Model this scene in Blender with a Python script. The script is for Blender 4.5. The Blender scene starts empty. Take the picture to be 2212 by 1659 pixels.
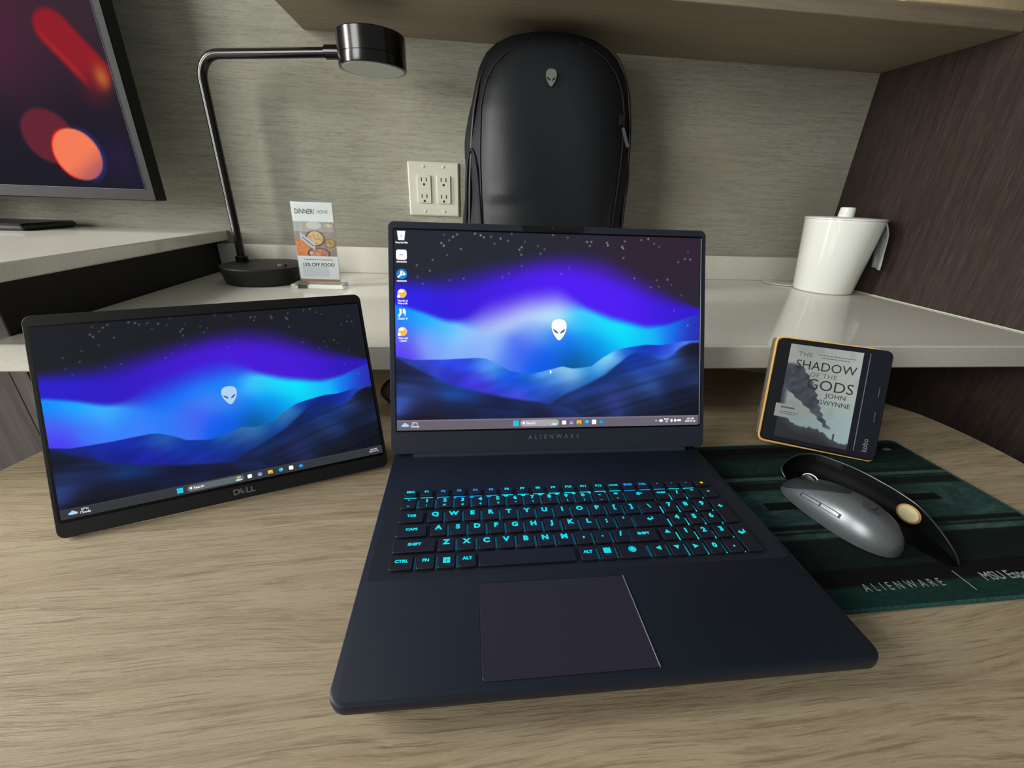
import bpy, bmesh, math, random
import numpy as np
from mathutils import Matrix, Vector
random.seed(4)
rng = np.random.RandomState(7)
S = bpy.context.scene
COL = S.collection
PI = math.pi

# ------------------------------------------------------------------ camera, world, lights, exposure
F_PX, PITCH, YAW, ROLL, CAM_H = 903.86, 0.4201639, 0.1140627, 0.0383690, 0.3318072
cp, sp = math.cos(PITCH), math.sin(PITCH)
cy_, sy_ = math.cos(YAW), math.sin(YAW)
fwd = Vector((sy_ * cp, cy_ * cp, -sp)); rgt = Vector((cy_, -sy_, 0)); upv = rgt.cross(fwd)
r2 = rgt * math.cos(ROLL) + upv * math.sin(ROLL); u2 = upv * math.cos(ROLL) - rgt * math.sin(ROLL)
cam = bpy.data.objects.new('camera', bpy.data.cameras.new('camera')); COL.objects.link(cam)
cam.data.sensor_width = 36.0; cam.data.lens = F_PX / 2212 * 36.0; cam.data.clip_start = 0.01
cam.matrix_world = Matrix(((r2.x, u2.x, -fwd.x, 0), (r2.y, u2.y, -fwd.y, 0), (r2.z, u2.z, -fwd.z, CAM_H), (0, 0, 0, 1)))
S.camera = cam

W = bpy.data.worlds.new('world'); S.world = W; W.use_nodes = True
bg = W.node_tree.nodes['Background']; bg.inputs[0].default_value = (0.80, 0.83, 0.80, 1); bg.inputs[1].default_value = 0.28


def area(name, loc, target, sx, sy, power, color):
    l = bpy.data.lights.new(name, 'AREA'); l.shape = 'RECTANGLE'; l.size = sx; l.size_y = sy
    l.energy = power; l.color = color
    o = bpy.data.objects.new(name, l); COL.objects.link(o); o.location = loc
    o.rotation_euler = (Vector(target) - Vector(loc)).to_track_quat('-Z', 'Y').to_euler()
    return o


area('window_daylight', (-2.5, 0.42, 0.95), (0.2, 0.62, 0.1), 0.42, 1.5, 74, (1.0, 0.98, 0.94))
area('side_fill_light', (-2.15, -1.1, 1.0), (0.1, 0.8, 0.2), 1.1, 1.5, 62, (1.0, 0.98, 0.94))  # added soft fill from the front left, no window known there

S.view_settings.view_transform = 'Standard'; S.view_settings.look = 'None'
S.view_settings.gamma = 1; S.view_settings.use_curve_mapping = False
S.view_settings.exposure = 0.0
S.cycles.use_denoising = True


# ------------------------------------------------------------------ helpers
def lin(c):
    c = np.asarray(c, float) / 255.0
    return np.where(c <= 0.04045, c / 12.92, ((c + 0.055) / 1.055) ** 2.4)


def col4(c):
    l = lin(c); return (float(l[0]), float(l[1]), float(l[2]), 1.0)


def mat(name, rgb, rough=0.5, metal=0.0, emit=None, estr=1.0, spec=0.5, coat=0.0, trans=0.0, ior=1.45, alpha=1.0,
        var=0.0, vscale=(1, 1, 1), nscale=20.0, bump=0.0, rvar=0.0):
    m = bpy.data.materials.new(name); m.use_nodes = True
    nt = m.node_tree; b = nt.nodes['Principled BSDF']
    b.inputs['Base Color'].default_value = col4(rgb); b.inputs['Roughness'].default_value = rough
    b.inputs['Metallic'].default_value = metal; b.inputs['Specular IOR Level'].default_value = spec
    b.inputs['Coat Weight'].default_value = coat; b.inputs['Transmission Weight'].default_value = trans
    b.inputs['IOR'].default_value = ior; b.inputs['Alpha'].default_value = alpha
    if emit is not None:
        b.inputs['Emission Color'].default_value = col4(emit); b.inputs['Emission Strength'].default_value = estr
    if var or bump or rvar:
        tc = nt.nodes.new('ShaderNodeTexCoord'); mp = nt.nodes.new('ShaderNodeMapping'); n = nt.nodes.new('ShaderNodeTexNoise')
        mp.inputs['Scale'].default_value = vscale; n.inputs['Scale'].default_value = nscale; n.inputs['Detail'].default_value = 6
        nt.links.new(tc.outputs['Object'], mp.inputs[0]); nt.links.new(mp.outputs[0], n.inputs['Vector'])
        if var:
            r = nt.nodes.new('ShaderNodeValToRGB')
            a = lin(rgb)
            r.color_ramp.elements[0].position = 0.35; r.color_ramp.elements[1].position = 0.65
            r.color_ramp.elements[0].color = tuple(float(x) for x in a * (1 - var)) + (1,)
            r.color_ramp.elements[1].color = tuple(float(min(1, x)) for x in a * (1 + var)) + (1,)
            nt.links.new(n.outputs['Fac'], r.inputs[0]); nt.links.new(r.outputs[0], b.inputs['Base Color'])
        if bump:
            bp = nt.nodes.new('ShaderNodeBump'); bp.inputs['Strength'].default_value = bump; bp.inputs['Distance'].default_value = 0.001
            nt.links.new(n.outputs['Fac'], bp.inputs['Height']); nt.links.new(bp.outputs[0], b.inputs['Normal'])
        if rvar:
            mr = nt.nodes.new('ShaderNodeMapRange'); mr.inputs['To Min'].default_value = rough - rvar; mr.inputs['To Max'].default_value = rough + rvar
            nt.links.new(n.outputs['Fac'], mr.inputs['Value']); nt.links.new(mr.outputs[0], b.inputs['Roughness'])
    return m


def layered(name, base, layers, rough=0.6, bump=0.3, bdist=0.0006, wob=None, spec=0.4, rot=(0, 0, 0)):
    """wood or woven surfaces: layers = [(mapping scale, noise scale, low, high, darker/lighter rgb, strength)]"""
    m = bpy.data.materials.new(name); m.use_nodes = True
    nt = m.node_tree; L = nt.links; b = nt.nodes['Principled BSDF']
    b.inputs['Roughness'].default_value = rough; b.inputs['Specular IOR Level'].default_value = spec
    tc = nt.nodes.new('ShaderNodeTexCoord')
    rt = nt.nodes.new('ShaderNodeMapping'); rt.inputs['Rotation'].default_value = rot
    L.new(tc.outputs['Object'], rt.inputs[0]); vec = rt.outputs[0]
    if wob:
        wn = nt.nodes.new('ShaderNodeTexNoise'); wn.inputs['Scale'].default_value = wob[0]; wn.inputs['Detail'].default_value = 2
        wm = nt.nodes.new('ShaderNodeMapping'); wm.inputs['Scale'].default_value = wob[2]
        L.new(vec, wm.inputs[0]); L.new(wm.outputs[0], wn.inputs['Vector'])
        sb = nt.nodes.new('ShaderNodeVectorMath'); sb.operation = 'SUBTRACT'; sb.inputs[1].default_value = (0.5, 0.5, 0.5)
        L.new(wn.outputs['Color'], sb.inputs[0])
        sc = nt.nodes.new('ShaderNodeVectorMath'); sc.operation = 'SCALE'; sc.inputs['Scale'].default_value = wob[1]
        L.new(sb.outputs[0], sc.inputs[0])
        ad = nt.nodes.new('ShaderNodeVectorMath'); ad.operation = 'ADD'
        L.new(vec, ad.inputs[0]); L.new(sc.outputs[0], ad.inputs[1]); vec = ad.outputs[0]
    cur = None; hsum = None
    for i, (ms, ns, lo, hi, rgb, st) in enumerate(layers):
        mp = nt.nodes.new('ShaderNodeMapping'); mp.inputs['Scale'].default_value = ms; mp.inputs['Location'].default_value = (i * 3.1, i * 1.7, i * 2.3)
        n = nt.nodes.new('ShaderNodeTexNoise'); n.inputs['Scale'].default_value = ns; n.inputs['Detail'].default_value = 5; n.inputs['Roughness'].default_value = 0.6
        L.new(vec, mp.inputs[0]); L.new(mp.outputs[0], n.inputs['Vector'])
        mr = nt.nodes.new('ShaderNodeMapRange'); mr.inputs['From Min'].default_value = lo; mr.inputs['From Max'].default_value = hi
        mr.inputs['To Max'].default_value = st
        L.new(n.outputs['Fac'], mr.inputs['Value'])
        mx = nt.nodes.new('ShaderNodeMix'); mx.data_type = 'RGBA'
        L.new(mr.outputs[0], mx.inputs['Factor'])
        if cur is None: mx.inputs['A'].default_value = col4(base)
        else: L.new(cur, mx.inputs['A'])
        mx.inputs['B'].default_value = col4(rgb)
        cur = mx.outputs['Result']
        if hsum is None: hsum = mr.outputs[0]
        else:
            a = nt.nodes.new('ShaderNodeMath'); a.operation = 'ADD'; L.new(hsum, a.inputs[0]); L.new(mr.outputs[0], a.inputs[1]); hsum = a.outputs[0]
    L.new(cur, b.inputs['Base Color'])
    if bump:
        bp = nt.nodes.new('ShaderNodeBump'); bp.inputs['Strength'].default_value = bump; bp.inputs['Distance'].default_value = bdist; bp.invert = True
        L.new(hsum, bp.inputs['Height']); L.new(bp.outputs[0], b.inputs['Normal'])
    return m


def empty(name, loc=(0, 0, 0), rz=0.0, M=None, label=None, cat=None, group=None):
    o = bpy.data.objects.new(name, None); COL.objects.link(o); o.empty_display_size = 0.05
    if M is not None: o.matrix_world = M
    else: o.location = loc; o.rotation_euler = (0, 0, rz)
    return tag(o, label, cat, group)


def tag(o, label=None, cat=None, group=None, kind=None):
    if label: o['label'] = label
    if cat: o['category'] = cat
    if group: o['group'] = group
    if kind: o['kind'] = kind
    return o


def link(name, me, m, parent=None, M=None, smooth=True, ang=35, label=None):
    if m is not None and not me.materials:
        for x in (m if isinstance(m, (list, tuple)) else [m]): me.materials.append(x)
    o = bpy.data.objects.new(name, me); COL.objects.link(o)
    if parent: o.parent = parent
    if M is not None: o.matrix_local = M
    if smooth and len(me.polygons) and not me.get('sm'):
        me.polygons.foreach_set('use_smooth', [True] * len(me.polygons)); me.set_sharp_from_angle(angle=math.radians(ang)); me['sm'] = 1
    if label: o['label'] = label
    return o


def mk(name, V, Fc, m, parent=None, M=None, fix=True, **k):
    me = bpy.data.meshes.new(name); me.from_pydata([tuple(v) for v in V], [], Fc)
    if fix:
        bm = bmesh.new(); bm.from_mesh(me); bmesh.ops.recalc_face_normals(bm, faces=bm.faces); bm.to_mesh(me); bm.free()
    return link(name, me, m, parent, M, **k)


def loft(rings, cap0=True, cap1=True, closed=True):
    V = []; Fc = []; n = len(rings[0])
    for r in rings: V += [tuple(p) for p in r]
    for i in range(len(rings) - 1):
        for j in range(n if closed else n - 1):
            a = i * n + j; b = i * n + (j + 1) % n
            Fc.append((a, b, b + n, a + n))
    if cap0: Fc.append(tuple(range(n))[::-1])
    if cap1: Fc.append(tuple(range((len(rings) - 1) * n, len(rings) * n)))
    return V, Fc


def rr(w, h, r, n=6, cx=0.0, cy=0.0):
    r = max(min(r, w / 2 - 1e-6, h / 2 - 1e-6), 1e-5); P = []
    for k, (sx, sy) in enumerate(((1, 1), (-1, 1), (-1, -1), (1, -1))):
        for i in range(n + 1):
            a = PI / 2 * k + PI / 2 * i / n
            P.append((cx + sx * (w / 2 - r) + r * math.cos(a), cy + sy * (h / 2 - r) + r * math.sin(a)))
    return P


def slab(w, h, r, prof, cx=0.0, cy=0.0, n=6):
    """prof = [(z, inset)...]"""
    return loft([[(x, y, z) for x, y in rr(w - 2 * i, h - 2 * i, r - i * 0.8, n, cx, cy)] for z, i in prof])


def bx(x0, x1, y0, y1, z0, z1, b=0.0):
    """axis aligned box with small chamfers"""
    if b <= 0:
        V = [(x, y, z) for z in (z0, z1) for x, y in ((x0, y0), (x1, y0), (x1, y1), (x0, y1))]
        return V, [(3, 2, 1, 0), (4, 5, 6, 7), (0, 1, 5, 4), (1, 2, 6, 5), (2, 3, 7, 6), (3, 0, 4, 7)]
    return slab(x1 - x0, y1 - y0, b, [(z0, b), (z0 + b, 0), (z1 - b, 0), (z1, b)], (x0 + x1) / 2, (y0 + y1) / 2, 2)


def join(*parts):
    V = []; Fc = []
    for v, f in parts:
        o = len(V); V += list(v); Fc += [tuple(i + o for i in q) for q in f]
    return V, Fc


def lathe(prof, n=48, cx=0.0, cy=0.0):
    return loft([[(cx + r * math.cos(2 * PI * k / n), cy + r * math.sin(2 * PI * k / n), z) for k in range(n)] for r, z in prof])


def tube(P, r, n=12, cap=True):
    P = [Vector(p) for p in P]; rings = []
    t = (P[1] - P[0]).normalized(); nrm = t.orthogonal().normalized()
    for i, p in enumerate(P):
        a = P[max(i - 1, 0)]; b = P[min(i + 1, len(P) - 1)]
        t = (b - a).normalized(); nrm = (nrm - t * nrm.dot(t)).normalized(); bn = t.cross(nrm)
        rad = r[i] if isinstance(r, (list, tuple)) else r
        rings.append([p + rad * (math.cos(2 * PI * k / n) * nrm + math.sin(2 * PI * k / n) * bn) for k in range(n)])
    return loft(rings, cap, cap)


def spline(P, m=8, closed=False):
    P = [Vector(p) for p in P]; out = []; n = len(P)
    for i in range(n if closed else n - 1):
        g = lambda k: P[k % n] if closed else P[min(max(k, 0), n - 1)]
        a, b, c, d = g(i - 1), g(i), g(i + 1), g(i + 2)
        for j in range(m):
            t = j / m
            out.append(0.5 * (2 * b + (c - a) * t + (2 * a - 5 * b + 4 * c - d) * t * t + (3 * b - a - 3 * c + d) * t ** 3))
    if not closed: out.append(P[-1])
    return out


def frame(o, X, Y):
    X = Vector(X).normalized(); Y = Vector(Y); Z = X.cross(Y).normalized(); Y = Z.cross(X)
    return Matrix(((X.x, Y.x, Z.x, o[0]), (X.y, Y.y, Z.y, o[1]), (X.z, Y.z, Z.z, o[2]), (0, 0, 0, 1)))


def T(x, y, z, rz=0.0): return Matrix.Translation((x, y, z)) @ Matrix.Rotation(rz, 4, 'Z')


_txt = {}


def text_mesh(s, size, bold=0.0, space=1.0, sx=1.0):
    k = (s, size, bold, space, sx)
    if k in _txt: return _txt[k]
    c = bpy.data.curves.new('t', 'FONT'); c.body = s; c.size = size; c.align_x = 'CENTER'; c.align_y = 'CENTER'
    c.offset = bold; c.space_character = space; c.resolution_u = 3
    o = bpy.data.objects.new('t', c); COL.objects.link(o)
    dg = bpy.context.evaluated_depsgraph_get()
    me = bpy.data.meshes.new_from_object(o.evaluated_get(dg)); COL.objects.unlink(o); bpy.data.objects.remove(o)
    me = me.copy()
    if sx != 1.0:
        for v in me.vertices: v.co.x *= sx
    _txt[k] = me; return me


def text(name, s, size, m, parent, M, bold=0.0, space=1.0, sx=1.0, shared=False):
    me = text_mesh(s, size, bold, space, sx)
    return link(name, me, m, parent, M, smooth=False)


def poly(name, P, z, m, parent, M=None, thick=0.0):
    if thick:
        V, Fc = loft([[(x, y, z) for x, y in P], [(x, y, z + thick) for x, y in P]])
    else:
        V = [(x, y, z) for x, y in P]; Fc = [tuple(range(len(P)))]
    return mk(name, V, Fc, m, parent, M, fix=bool(thick), smooth=False)


def ell(cx, cy, a, b, n=20, rot=0.0):
    return [(cx + a * math.cos(t) * math.cos(rot) - b * math.sin(t) * math.sin(rot), cy + a * math.cos(t) * math.sin(rot) + b * math.sin(t) * math.cos(rot))
            for t in [2 * PI * k / n for k in range(n)]]


def head_outline(s):
    """elongated head emblem, height 1, centre 0"""
    P = [(0, .5), (.13, .485), (.25, .43), (.33, .33), (.36, .2), (.355, .06), (.32, -.07), (.27, -.19), (.2, -.31), (.12, -.42), (.05, -.485), (0, -.5)]
    P = P + [(-x, y) for x, y in P[-2:0:-1]]
    return [(p.x * s, p.y * s) for p in spline([(x, y, 0) for x, y in P], 3, True)]


def emblem(name, s, m, eye, parent, M):
    o = poly(name, head_outline(s), 0, m, parent, M)
    V = []; Fc = []
    for sg in (1, -1):
        E = [(0.055, -.17), (.12, -.165), (.2, -.11), (.27, -.02), (.285, .03), (.2, -.005), (.12, -.06), (.07, -.12)]
        E = [(p.x, p.y) for p in spline([(x, y, 0) for x, y in E], 2, True)]
        b = len(V); V += [(sg * x * s, y * s, s * 0.01) for x, y in E]; Fc.append(tuple(range(b, len(V))) if sg > 0 else tuple(range(b, len(V)))[::-1])
    mk('emblem_eyes', V, Fc, eye, o, smooth=False, fix=False)
    return o


def paint(name, w, h, nx, ny, fn, m, parent, M):
    """flat grid w x h (lower left at 0,0), one colour per vertex; fn(u, v_down) -> (...,3) sRGB 0..255"""
    us = np.linspace(0, 1, nx); vs = np.linspace(0, 1, ny)
    Uu, Vv = np.meshgrid(us, vs)
    co = np.zeros((ny * nx, 3)); co[:, 0] = Uu.ravel() * w; co[:, 1] = Vv.ravel() * h
    a = (np.arange(ny - 1)[:, None] * nx + np.arange(nx - 1)[None]).ravel()
    fc = np.stack([a, a + 1, a + nx + 1, a + nx], 1).astype(np.int32)
    me = bpy.data.meshes.new(name)
    me.vertices.add(len(co)); me.vertices.foreach_set('co', co.ravel())
    me.loops.add(fc.size); me.loops.foreach_set('vertex_index', fc.ravel())
    me.polygons.add(len(fc)); me.polygons.foreach_set('loop_start', np.arange(0, fc.size, 4, dtype=np.int32))
    me.update(calc_edges=True)
    c = lin(np.clip(fn(Uu.ravel(), 1 - Vv.ravel()), 0, 255))
    at = me.color_attributes.new('Col', 'FLOAT_COLOR', 'POINT')
    at.data.foreach_set('color', np.concatenate([c, np.ones((len(c), 1))], 1).ravel())
    return link(name, me, m, parent, M, smooth=False)


def attr_mat(name, emit=1.0, base=0.0, rough=0.25, spec=0.5):
    m = bpy.data.materials.new(name); m.use_nodes = True; nt = m.node_tree; b = nt.nodes['Principled BSDF']
    a = nt.nodes.new('ShaderNodeAttribute'); a.attribute_name = 'Col'
    b.inputs['Roughness'].default_value = rough; b.inputs['Specular IOR Level'].default_value = spec
    if base: nt.links.new(a.outputs['Color'], b.inputs['Base Color'])
    else: b.inputs['Base Color'].default_value = (0.004, 0.004, 0.005, 1)
    if emit:
        nt.links.new(a.outputs['Color'], b.inputs['Emission Color']); b.inputs['Emission Strength'].default_value = emit
    return m


def smooth(x, a, b):
    t = np.clip((x - a) / (b - a), 0, 1); return t * t * (3 - 2 * t)


def mix(a, b, t):
    a = np.asarray(a, float); b = np.asarray(b, float); return a + (b - a) * np.asarray(t)[..., None]


def vnoise(u, v, fx, fy, seed):
    u = np.mod(u, 1.0); v = np.mod(v, 1.0)
    g = np.random.RandomState(seed).rand(int(fy) + 3, int(fx) + 3)
    x = u * fx; y = v * fy; i = np.floor(x).astype(int).clip(0, int(fx) + 1); j = np.floor(y).astype(int).clip(0, int(fy) + 1)
    a = x - i; b = y - j; a = a * a * (3 - 2 * a); b = b * b * (3 - 2 * b)
    return (g[j, i] * (1 - a) + g[j, i + 1] * a) * (1 - b) + (g[j + 1, i] * (1 - a) + g[j + 1, i + 1] * a) * b


# ------------------------------------------------------------------ materials
M_wall = layered('grasscloth', (174, 174, 160), [((2.2, 1, 42), 6, .44, .68, (126, 122, 106), .55), ((9, 1, 130), 7, .54, .70, (98, 93, 78), .75), ((1.5, 1, 1.5), 2.5, .40, .68, (150, 144, 122), .5),
                 ((3, 1, 6), 2, .35, .7, (140, 140, 128), .4), ((9, 1, 260), 10, .5, .75, (172, 170, 154), .35)], rough=.75, bump=.35, bdist=.0006)
M_table = layered('oak_laminate', (172, 158, 129), [((1.4, 26, 1), 3.2, .44, .62, (140, 120, 93), .6), ((5, 110, 1), 4.2, .50, .68, (112, 92, 68), .75),
                  ((2.5, 5, 1), 2, .35, .7, (160, 142, 118), .5), ((16, 300, 1), 5, .50, .70, (196, 178, 146), .4)],
                  rough=.5, bump=.45, bdist=.0009, wob=(2.2, .07, (1, 3, 1)), rot=(0, 0, math.radians(-1.5)))
M_shelf = layered('greige_wood', (150, 137, 117), [((1.5, 30, 30), 3, .42, .64, (130, 117, 98), .5), ((5, 120, 120), 4, .5, .7, (112, 99, 82), .4)], rough=.55, bump=.15)
M_door = layered('pale_wood_door', (205, 188, 150), [((1.2, 4, 20), 3, .42, .64, (180, 160, 120), .6), ((30, 4, 1.5), 4, .5, .7, (228, 212, 176), .4)], rough=.5, bump=.1)
M_dark = layered('dark_walnut', (56, 46, 43), [((30, 30, 1.5), 3, .40, .62, (44, 34, 30), .7), ((90, 90, 4), 5, .5, .7, (84, 70, 62), .55)], rough=.45, bump=.2)
M_ash = layered('grey_ash', (104, 98, 92), [((30, 30, 1.5), 3, .40, .62, (84, 78, 73), .7), ((90, 90, 4), 5, .5, .7, (122, 116, 108), .4)], rough=.55, bump=.2)
M_shadedboard = mat('shaded_laminate', (18, 14, 13), rough=.6, var=.2, vscale=(30, 30, 2), nscale=3)  # dark side board, its shadow put into the near-black colour
M_quartz = mat('white_quartz', (236, 234, 222), rough=.10, var=.03, nscale=180, spec=.55)
M_floor = mat('carpet_brown', (70, 62, 54), rough=.9, var=.2, nscale=60, bump=.5)
M_navy = mat('navy_anodised', (21, 29, 42), rough=.42, metal=.15, var=.05, nscale=8, rvar=.04)
M_navy_lid = mat('navy_lid', (36, 42, 54), rough=.42, metal=.2, rvar=.03, nscale=9)
M_pad = mat('touchpad_glass', (38, 37, 54), rough=.30, var=.03, nscale=6)
M_well = mat('keyboard_plate', (22, 28, 38), rough=.5, var=.05)
M_key = mat('keycap_plastic', (21, 25, 38), rough=.42, rvar=.05, nscale=120)
M_teal = mat('teal_backlight', (0, 20, 24), emit=(0, 226, 236), estr=1.0, rough=.5, var=.0)
M_blueglow = mat('blue_backlight', (0, 12, 24), emit=(0, 160, 235), estr=1.0, rough=.5)
M_tealdim = mat('teal_backlight_dim', (0, 20, 24), emit=(0, 74, 92), estr=1.0, rough=.5)
M_amber = mat('amber_led', (90, 60, 0), emit=(255, 196, 0), estr=1.0)
M_black = mat('black_plastic', (14, 14, 16), rough=.35, rvar=.05, nscale=50)
M_tvcase = mat('tv_case', (11, 11, 13), rough=.5, spec=.3, rvar=.05, nscale=80)
M_matte = mat('black_matte', (11, 11, 13), rough=.55, spec=.3, rvar=.05, nscale=80)
M_border = mat('screen_border', (4, 4, 5), rough=.6, spec=.1)
M_gloss = mat('black_gloss', (5, 6, 6), rough=.06, spec=.6, rvar=.01, nscale=30)
M_logo_grey = mat('logo_grey', (104, 110, 118), rough=.4, var=.02)
M_screen = attr_mat('lit_screen', 1.0, rough=.3, spec=.12)
M_screen_tv = attr_mat('lit_tv', 1.0, rough=.5, spec=.0)
M_white_px = mat('screen_white', (0, 0, 0), emit=(250, 250, 255), estr=1.0)
M_icon = {k: mat('screen_' + k, (0, 0, 0), emit=c, estr=1.0) for k, c in dict(soft=(205, 205, 212), cyan=(0, 205, 232), blue=(0, 130, 214), gold=(250, 185, 30), pink=(225, 130, 170),
          grey=(112, 116, 120), pill=(168, 164, 172), pill_dark=(92, 98, 102), green=(150, 200, 90), mint=(190, 240, 235), violet=(96, 110, 225), sky=(176, 208, 244), eye=(60, 90, 130), orange=(220, 110, 20), dark=(20, 24, 36), brown=(90, 50, 30)).items()}
M_dish = mat('black_dish', (5, 6, 7), rough=.5, spec=.10, rvar=.02, nscale=30)
M_dishrim = mat('dish_rim_highlight', (26, 34, 34), rough=.3, rvar=.03)  # highlight along the rim put into a lighter grey-teal colour
M_spotrefl = mat('pale_spot_reflection', (186, 176, 134), rough=.35, var=.06, nscale=90)  # bright reflected spot on the dish wall, put into the colour
M_spotfringe = mat('amber_reflection_fringe', (128, 92, 26), rough=.3, metal=.3, var=.2, nscale=60)  # amber fringe of that painted reflection
M_lampmetal = mat('lamp_black_metal', (8, 7, 7), rough=.20, spec=.6, coat=.0, rvar=.03, nscale=40)
M_lampbase = mat('lamp_base_black', (26, 25, 26), rough=.5, rvar=.05, nscale=60)
M_diff = mat('frosted_diffuser', (188, 194, 190), rough=.5, rvar=.03)
M_white = mat('glossy_white', (232, 235, 228), rough=.09, spec=.6, rvar=.02, nscale=30)
M_ivory = mat('ivory_plastic', (206, 206, 190), rough=.35, rvar=.03, nscale=40)
M_slot = mat('slot_dark', (40, 36, 32), rough=.6)
M_acryl = mat('clear_acrylic', (238, 242, 240), rough=.04, trans=.97, ior=1.12, rvar=.01)
M_film = mat('clear_film', (240, 244, 244), rough=.08, trans=.7, ior=1.1, rvar=.03, nscale=40)
M_fabric = mat('black_pack_fabric', (17, 19, 25), rough=.62, var=.10, nscale=260, bump=.3, spec=.35)
M_panelfab = mat('pack_front_fabric', (23, 26, 30), rough=.50, var=.08, nscale=200, bump=.15, spec=.4)
M_zip = mat('zip_dark', (16, 16, 18), rough=.4, rvar=.05)
M_zippull = mat('zip_pull', (110, 110, 118), rough=.35, metal=.6, rvar=.05)
M_embl = mat('emblem_greygreen', (110, 122, 112), rough=.5, var=.05, nscale=300)
M_print = attr_mat('printed_matte', 0.0, base=1.0, rough=.85, spec=.2)
M_card = attr_mat('printed_card', 0.0, base=1.0, rough=.35)
M_ink = attr_mat('eink_page', 0.16, base=1.0, rough=.5)
M_inktext = mat('ink_dark', (44, 40, 44), rough=.6, var=.02)
M_inkgrey = mat('ink_grey', (98, 100, 104), rough=.6, var=.02)
M_badge = mat('ink_badge', (150, 158, 156), emit=(150, 158, 156), estr=.12, rough=.5, var=.02)
M_yellow = mat('amber_cover', (252, 200, 116), rough=.5, var=.04, nscale=80)
M_tan = mat('grey_cover_flap', (124, 118, 106), rough=.7, var=.08, nscale=120, bump=.2)
M_reader = mat('reader_body', (15, 19, 28), rough=.42, spec=.35, rvar=.05, nscale=60)
M_silver = mat('mouse_silver', (104, 110, 112), rough=.34, metal=.55, rvar=.04, nscale=300, var=.04)
M_mousedark = mat('mouse_dark', (52, 56, 58), rough=.45, metal=.4, rvar=.04, nscale=300)
M_mouseembl = mat('mouse_emblem', (84, 88, 90), rough=.4, metal=.3)
M_mouseseam = mat('mouse_seam', (24, 27, 30), rough=.5)
M_padtext = mat('pad_print', (150, 160, 156), rough=.8, var=.05, nscale=300)
M_padedge = mat('pad_stitch', (30, 74, 72), rough=.7, var=.4, vscale=(1, 1, 1), nscale=500, bump=.6)
M_blacktext = mat('print_black', (16, 18, 24), rough=.6, var=.02)
M_greytext = mat('print_grey', (70, 74, 82), rough=.6, var=.02)
M_orange = mat('print_orange', (190, 110, 30), rough=.5, var=.02)

# ------------------------------------------------------------------ structure
ZF = -.634       # floor level in room units
WY = 1.0945      # wall plane
ZC, ZCF = .148, .1125   # counter top / underside
YCF = .535
XP = .9593       # inner face of the right panel
ZS = .6235; YSF = .82


def struct(o): o['kind'] = 'structure'; return o


struct(mk('wall_back', *bx(-2.6, 1.9, WY, WY + .1, ZF, 1.55), M_wall))
struct(mk('floor', *bx(-2.6, 1.9, -1.6, WY, ZF - .05, ZF), M_floor))

# shelf above
sh = empty('overhead_shelf', (.32, .95, ZS), label='thick wood shelf spanning the wall above the black backpack', cat='shelf')
Ms = Matrix.Translation((-.32, -.95, -ZS))
mk('shelf_board', *bx(-.3235, XP, YSF, WY, ZS, ZS + .0262, .001), M_shelf, sh, Ms)
cb = empty('upper_cabinet', (.835, .95, ZS + .0262), label='pale wood cabinet door just visible on top of the overhead shelf', cat='cabinet')
Mc = Matrix.Translation((-.835, -.95, -ZS - .0262))
mk('cabinet_body', *bx(.715, XP - .004, .845, WY, ZS + .0264, 1.1, .002), M_dark, cb, Mc)
mk('cabinet_door', *bx(.723, XP - .010, .822, .842, ZS + .0272, 1.08, .0015), M_door, cb, Mc)

# right side panel
pn = empty('side_panel', (XP + .015, .6, ZF), label='dark walnut full height end panel right of the white counter', cat='panel')
mk('panel_board', *bx(XP, XP + .03, .12, WY, ZF, 1.55, .001), M_dark, pn, Matrix.Translation((-XP - .015, -.6, -ZF)))
mk('edge_sealant', *bx(XP - .0022, XP, YCF, WY - .001, ZC, ZC + .002, .0005), M_ivory, pn, Matrix.Translation((-XP - .015, -.6, -ZF)))

# counter
ct = empty('white_counter', (.19, .8, ZCF), label='glossy white stone counter behind the laptop with a low backsplash', cat='counter')
Mt = Matrix.Translation((-.19, -.8, -ZCF))
mk('counter_top', *bx(-.579, XP - .0005, YCF, WY - .0005, ZCF, ZC, .002), M_quartz, ct, Mt)
mk('backsplash', *bx(-.579, XP - .0025, WY - .012, WY - .0005, ZC + .0002, .2091, .001), M_quartz, ct, Mt)

# console on the left
cs = empty('media_console', (-1.2, .83, ZF), label='media console under the television with pale stone top and grey wood front', cat='console')
Mk = Matrix.Translation((1.2, -.83, -ZF))
mk('console_top', *bx(-1.95, -.555, .40, WY - .0005, .2165, .2385, .002), M_quartz, cs, Mk)
mk('side_board', *bx(-.600, -.580, .573, WY - .001, ZF, .2163, .001), M_shadedboard, cs, Mk)
mk('board_edge', *bx(-.600, -.580, .5705, .5729, ZF, .2160), M_ash, cs, Mk)
mk('carcass', *bx(-1.93, -.6015, .592, WY - .001, ZF + .05, .2160, .001), M_dark, cs, Mk)
for i in range(2):
    x1 = -.603 - i * .66
    mk('door_front', *bx(x1 - .655, x1, .572, .590, ZF + .05, .2140, .0015), M_ash, cs, Mk)

# round-cornered table
tb = empty('oak_table', (.12, .42, -.75), label='oak laminate desk with rounded ends carrying the open laptop', cat='table')
Mb = Matrix.Translation((-.12, -.42, .75))
outl = [(.793, .621), (.812, .581), (.819, .51), (.812, .43), (.785, .33), (.72, .21), (.60, .10), (.40, .02), (.12, -.01), (-.18, .01), (-.40, .09), (-.52, .21),
        (-.575, .34), (-.586, .43), (-.579, .488), (-.563, .545), (-.53, .60), (-.45, .69), (-.28, .79), (-.05, .85), (.15, .87), (.38, .855), (.58, .81), (.72, .735)]
O = [(p.x, p.y) for p in spline([(x, y, 0) for x, y in outl], 6, True)]
cxm, cym = .12, .43


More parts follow.
